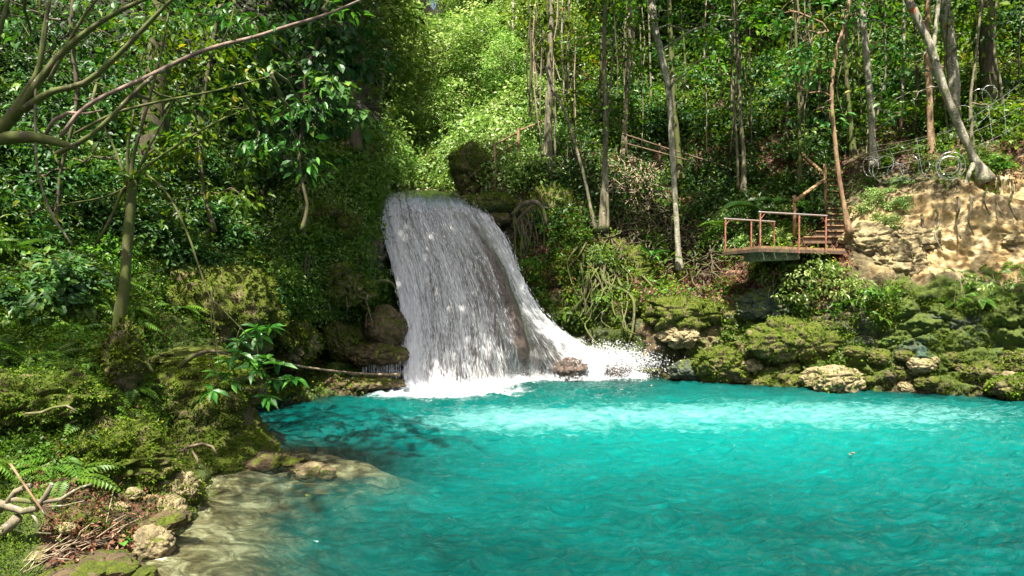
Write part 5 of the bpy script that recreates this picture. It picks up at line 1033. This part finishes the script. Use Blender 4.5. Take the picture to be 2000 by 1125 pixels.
for k in range(34):
    x = rng.uniform(30, 230); y = np.interp(x, [30, 230], [1110, 1030])+rng.uniform(-22, 18); a_ = rng.normal()*.35-.45; ln = rng.uniform(25, 90); stk.append([(x, y, 1.1), (x+ln*.5*math.cos(a_), y+ln*.5*math.sin(a_)+rng.normal()*2, 1.1), (x+ln*math.cos(a_), y+ln*math.sin(a_), .7)])
strand('stick_pile', 'loose pile of thin dry sticks among dead leaves at the corner of the near bank', stk, 'twig', 'sticks', None, dz=-.14)
def brush(name, label, px, py, rx, ry, n, seed, mat='twig', r=1.6, D=None):
    rng = np.random.default_rng(seed); P_ = []
    for k in range(n):
        a_ = rng.uniform(0, 6.28); t = rng.random()**.5; x = px+rx*t*math.cos(a_); y = py+ry*t*math.sin(a_); p_ = [(x, y, rng.uniform(.6, 1)*r)]; h = rng.uniform(0, 6.28)
        for j in range(3): h += rng.normal()*.6; x += math.cos(h)*rng.uniform(8, 24); y += math.sin(h)*rng.uniform(6, 20); p_.append((x, y, rng.uniform(.4, .8)*r, rng.uniform(-.5, .1)))
        P_.append(p_)
    return strand(name, label, P_, mat, 'brushwood', D, dz=-.25, bump=0)
brush('brushwood', 'sun-bleached tangle of pale dead twigs on the slope right of the twin trunks', 1238, 345, 42, 42, 130, 91, 'twig', r=1.5)
brush('brushwood', 'dark heap of fallen branches below the pale dead twigs', 1250, 435, 75, 50, 150, 92, 'bark_dark', 2.0)
brush('brushwood', 'sticks and roots strewn between the tall pale trunk and the platform', 1360, 480, 60, 55, 90, 93, 'bark_dark', 2.0)
brush('brushwood', 'dark twiggy brush on the slope under the curved thin trunk', 1120, 330, 60, 60, 90, 94, 'bark_dark', 1.8)
vn_ = []
for k in range(42):
    x = rng.choice([rng.uniform(1035, 1260), rng.uniform(1035, 1130), rng.uniform(1380, 1700)]); y0 = rng.uniform(-20, 80); y1 = y0+rng.uniform(120, 330); d_ = rng.uniform(-1.5, 3)
    vn_ = [[(x, y0, 1.2, d_), (x+rng.normal()*5, (2*y0+y1)/3, 1.2, d_), (x+rng.normal()*7, (y0+2*y1)/3, 1.2, d_), (x+rng.normal()*8, y1, 1., d_)]]
    strand('liana', 'thin liana hanging down among the trees of the right slope', vn_, ('bark_grey', 'bark_dark', 'twig')[k % 3], 'liana', 27.5, group='lianas on the right slope', bump=0)

# ------------------------------------------------------------ railed platform, stairs, handrails, razor wire
def seg(mb, a_, b_, w_, h_, bev=.006):
    a_, b_ = np.asarray(a_, float), np.asarray(b_, float); d_ = b_-a_; L_ = np.linalg.norm(d_); d_ /= L_
    s_ = np.cross(d_, [0, 0, 1]); s_ = s_/np.linalg.norm(s_) if np.linalg.norm(s_) > .1 else np.array([1., 0, 0]); u_ = np.cross(s_, d_)
    mb.box((a_+b_)/2, d_*L_/2, s_*w_/2, u_*h_/2, bev)
A = at(1484, 479, 20.2); Bc = at(1413, 488, 22.2); Cc = at(1512, 482, 23.2); Dc = at(1662, 474, 21.9)
zt = (A[2]+Bc[2])/2
for q in (A, Bc, Cc, Dc): q[2] = zt
pf = root('platform', 'wooden and concrete jumping platform with rusty red pipe railings above the pool', 'platform', tuple((A+Cc)/2+np.array([0, 0, -.3]))); po = np.array(pf.location)
mb = MB()
nb = 9
for k in range(nb):       # boards side by side
    t0, t1 = k/nb+.004, (k+1)/nb-.004; a0, a1, b0, b1 = A+(Dc-A)*t0, A+(Dc-A)*t1, Bc+(Cc-Bc)*t0, Bc+(Cc-Bc)*t1
    top_ = [a0, a1, b1, b0]; V = np.array([q+np.array([0, 0, z_]) for z_ in (-.07, -.003*(k % 2)) for q in top_])
    mb.add(V-po, np.array([[3, 2, 1, 0], [4, 5, 6, 7], [0, 1, 5, 4], [1, 2, 6, 5], [2, 3, 7, 6], [3, 0, 4, 7]]))
obj('deck', mb.build('deck', M['wood']), pf)
mb = MB()
for a_, b_ in ((A, Bc), (A, Dc), (Bc, Cc)): seg(mb, a_-po+np.array([0, 0, -.13]), b_-po+np.array([0, 0, -.13]), .07, .11)
obj('edge_beam', mb.build('edge_beam', M['wood_dark']), pf)
mb = MB(); e0 = at(1468, 500, 21.2); e1 = at(1545, 498, 21.6); seg(mb, e0-po, e1-po, .9, .34, .04); obj('support_block', mb.build('support_block', M['concrete']), pf)
def rail(p0, p1, ts, tz=1.0):
    rl = MB()
    for t in ts:
        pm = MB(); q = p0+(p1-p0)*t; seg(pm, q-po+np.array([0, 0, -.2]), q-po+np.array([0, 0, tz-.03]), .045, .045, .008); obj('post', pm.build('post', M['red_paint']), pf)
    rl.tube(np.array([p0-(p1-p0)*.02, p0, p1, p1+(p1-p0)*.02])-po+np.array([0, 0, tz]), .027, 10); obj('top_rail', rl.build('top_rail', M['steel'], True), pf)
    for t, s_ in ((ts[0], 1), (ts[-1], -1)):
        cb = MB(); q = p0+(p1-p0)*t; u_ = (p1-p0)/np.linalg.norm(p1-p0); seg(cb, q-po+np.array([0, 0, tz-.22]), q+u_*s_*.2-po+np.array([0, 0, tz-.02]), .018, .018, .003)
        obj('corner_brace', cb.build('corner_brace', M['red_paint']), pf)
rail(A+np.array([.03, .05, 0]), at(1613, 480, 21.3)*np.array([1, 1, 0])+np.array([0, 0, zt]), (0, .58, 1), 1.0)
rail(Bc+np.array([.06, 0, 0]), Cc, (0, .52, 1), 1.0)
# stairs
stt = root('stairs', 'weathered wooden stairs climbing the bank behind the railed platform', 'stairs', tuple(at(1630, 470, 23))); so_ = np.array(stt.location)
for k in range(13):
    f = k/12; py = 470-f*135; D = 22.5+f*5.0; x0, x1 = np.interp(f, [0, .15, 1], [1568, 1612, 1612]), np.interp(f, [0, 1], [1662, 1668])
    a_, b_ = at(x0, py, D), at(x1, py, D); mb = MB(); seg(mb, a_-so_, b_-so_, .05, .2, .012); seg(mb, a_-so_+np.array([0, .22, .075]), b_-so_+np.array([0, .22, .075]), .38, .045, .01); st_ = obj('step', mb.build('step', M['wood_dark']), stt)
    mb = MB(); seg(mb, a_-so_+np.array([0, -.03, .115]), b_-so_+np.array([0, -.03, .115]), .1, .035, .008); obj('tread_edge', mb.build('tread_edge', M['wood']), st_)
def post_rail(name, label, posts, rails, mat, r_=.09, rr2=.07, cat='handrail', D=None):
    b_ = at(posts[0][0], posts[0][2], posts[0][3]); rt_ = root(name, label, cat, tuple(b_))
    for (x, y0, y1, d_) in posts:
        mb = MB(); mb.tube(np.array([at(x, y1, d_)+np.array([0, 0, -.3]), at(x+1, (y0+y1)/2, d_), at(x, y0, d_)])-b_, [r_*.55, r_*.5, r_*.48], 7, .1, int(x)); obj('post', mb.build('post', M[mat], True), rt_)
    for (x0, y0, d0, x1, y1, d1) in rails:
        mb = MB(); p0, p1 = at(x0, y0, d0)-b_, at(x1, y1, d1)-b_; mb.tube(np.array([p0, (p0+p1)/2+np.array([0, 0, .01]), p1]), [rr2*.5]*3, 7, .1, int(x1)); obj('rail', mb.build('rail', M[mat], True), rt_)
    return rt_
post_rail('stair_handrail', 'timber handrail sloping up beside the foot of the wooden stairs', [(1551, 382, 445, 23.3), (1611, 320, 405, 25)], [(1553, 392, 23.2, 1612, 350, 24.9), (1611, 342, 25, 1565, 300, 27.5)], 'wood', .11, .12)
post_rail('summit_handrail', 'rusty handrail on posts beside the lip of the waterfall', [(966, 283, 376, 26.4), (1012, 250, 372, 27.0)], [(966, 283, 26.4, 1040, 244, 28.5), (972, 302, 26.5, 1013, 276, 27), (1012, 256, 27, 1075, 232, 29)], 'bark_red', .12, .08)
post_rail('slope_fence', 'low timber rail fence crossing the shaded slope behind the tall pale trunk', [(1222, 262, 300, 31), (1288, 280, 318, 30.5), (1360, 292, 335, 30), (1425, 312, 352, 29.5)], [(1205, 258, 31.2, 1290, 286, 30.4), (1290, 286, 30.4, 1440, 333, 29.3), (1222, 280, 31, 1360, 318, 29.9)], 'wood_dark', .09, .07, 'fence')
post_rail('slope_fence', 'dark timber rail on a post between the pale trunk and the brown trunk', [(1758, 218, 250, 26.5)], [(1700, 262, 26, 1765, 216, 26.5)], 'wood_dark', .14, .12, 'fence')
post_rail('slope_fence', 'short timber fence left of the stair handrail, under the shaded trees', [(1572, 330, 365, 28), (1590, 345, 375, 27)], [(1555, 298, 28.5, 1605, 348, 26.5), (1560, 320, 28.4, 1600, 362, 26.6)], 'wood', .07, .06, 'fence')
# razor wire: a rising spiral of thin coils plus strand wires
wr_ = root('razor_wire', 'coiled razor wire stretched along the top of the sandy cliff', 'razor wire', tuple(at(1770, 330, 22.6))); wo = np.array(wr_.location)
def coil(path, turns, R, name, rr3=.007, jag=True, sd=1):
    P = cr(np.array([at(*q) for q in path]), turns*26); T_ = np.gradient(P, axis=0); T_ /= np.linalg.norm(T_, axis=1)[:, None]; a_ = np.linspace(0, turns*2*np.pi, len(P)); rng = np.random.default_rng(sd)
    A_ = np.cross(T_, [0, 0, 1.]); A_ /= np.linalg.norm(A_, axis=1)[:, None]; B_ = np.cross(A_, T_); Rv = R*(1+.28*np.sin(a_*.37+sd))[:, None]
    # coils sag open so that they are seen half face-on
    Q = P+Rv*(A_*np.cos(a_)[:, None]*.45+T_*np.cos(a_)[:, None]*.8+B_*np.sin(a_)[:, None]); mb = MB(); mb.tube(Q-wo, rr3, 5)
    if jag:
        k = len(Q)-1; seg_ = Q[1:]-Q[:-1]; mid_ = (Q[1:]+Q[:-1])/2-wo
        for s_ in (-1, 1): mb.leaves(mid_, seg_+rng.normal(size=seg_.shape)*.02, np.cross(seg_, [0, 1., 0])*s_+1e-3, .05, .035, 'S', None, rng)
    obj(name, mb.build(name, M['wire']), wr_)
coil([(1695, 330, 22.8), (1715, 326, 22.6), (1750, 338, 22.5), (1775, 328, 22.4), (1830, 334, 22.0)], 7, .34, 'wire_coil', .005, True, 2)
coil([(1852, 325, 21.6), (1856, 325, 21.6)], 3, .36, 'wire_coil', .010, True, 3)
coil([(1866, 270, 22), (1890, 225, 22), (1925, 190, 22.2), (1945, 182, 22.4)], 4, .40, 'wire_coil', .005, True, 4)
mb = MB()
for (x0, y0, x1, y1) in [(1700, 298, 1870, 250), (1690, 312, 1872, 262), (1705, 285, 1850, 255), (1712, 330, 1880, 285), (1735, 285, 1760, 335), (1790, 270, 1800, 330), (1880, 240, 1990, 165), (1890, 262, 1990, 210), (1895, 290, 1995, 240), (1930, 205, 1940, 280), (1960, 185, 1965, 262), (1900, 230, 1930, 290), (1915, 215, 1990, 270)]:
    p0, p1 = at(x0, y0, 22.4), at(x1, y1, 22.4); mb.tube(bez(p0, p1, -.06, 9)-wo, .006, 4)
obj('strand_wire', mb.build('strand_wire', M['wire']), wr_)
for k in range(7):
    x = (1870, 1895, 1925, 1950, 1800, 1830, 1975)[k]; y = (385, 380, 340, 345, 420, 410, 350)[k]
    strand('hanging_root', 'thin root dangling down the face of the sandy cliff', [[(x, y, 2.5), (x+3, y+25, 2.2), (x-4, y+50, 1.8), (x+6+k, y+80, 1.2)]], ('bark_dark', 'bark_grey')[k % 2], 'root', None, group='roots dangling over the sandy cliff')
# small floating leaves on the pool
mb_ = None
for k, (px, py, mt) in enumerate([(595, 976, 'yellow_leaf'), (1660, 895, 'litter'), (1670, 892, 'litter'), (1218, 765, 'litter'), (1275, 756, 'litter')]):
    D = 4000/(py-HY); q = at(px, py, D); mb = MB(); mb.leaves(np.array([[0, 0, 0.]]), np.array([[math.cos(k), math.sin(k), .05]]), np.array([[0, 0, 1.]]), .12, .06, 'L', np.array([.9]))
    obj('floating_leaf', mb.build('floating_leaf', M[mt]), None, (q[0], q[1], .06), label=['yellow leaf floating on the shallow water near the rock tip', 'pale dead leaf floating in the bright middle of the pool', 'second dead leaf floating beside the pale one in the pool', 'reddish leaf floating just off the foot of the waterfall', 'reddish leaf floating by the right foot of the chute'][k], category='leaf')
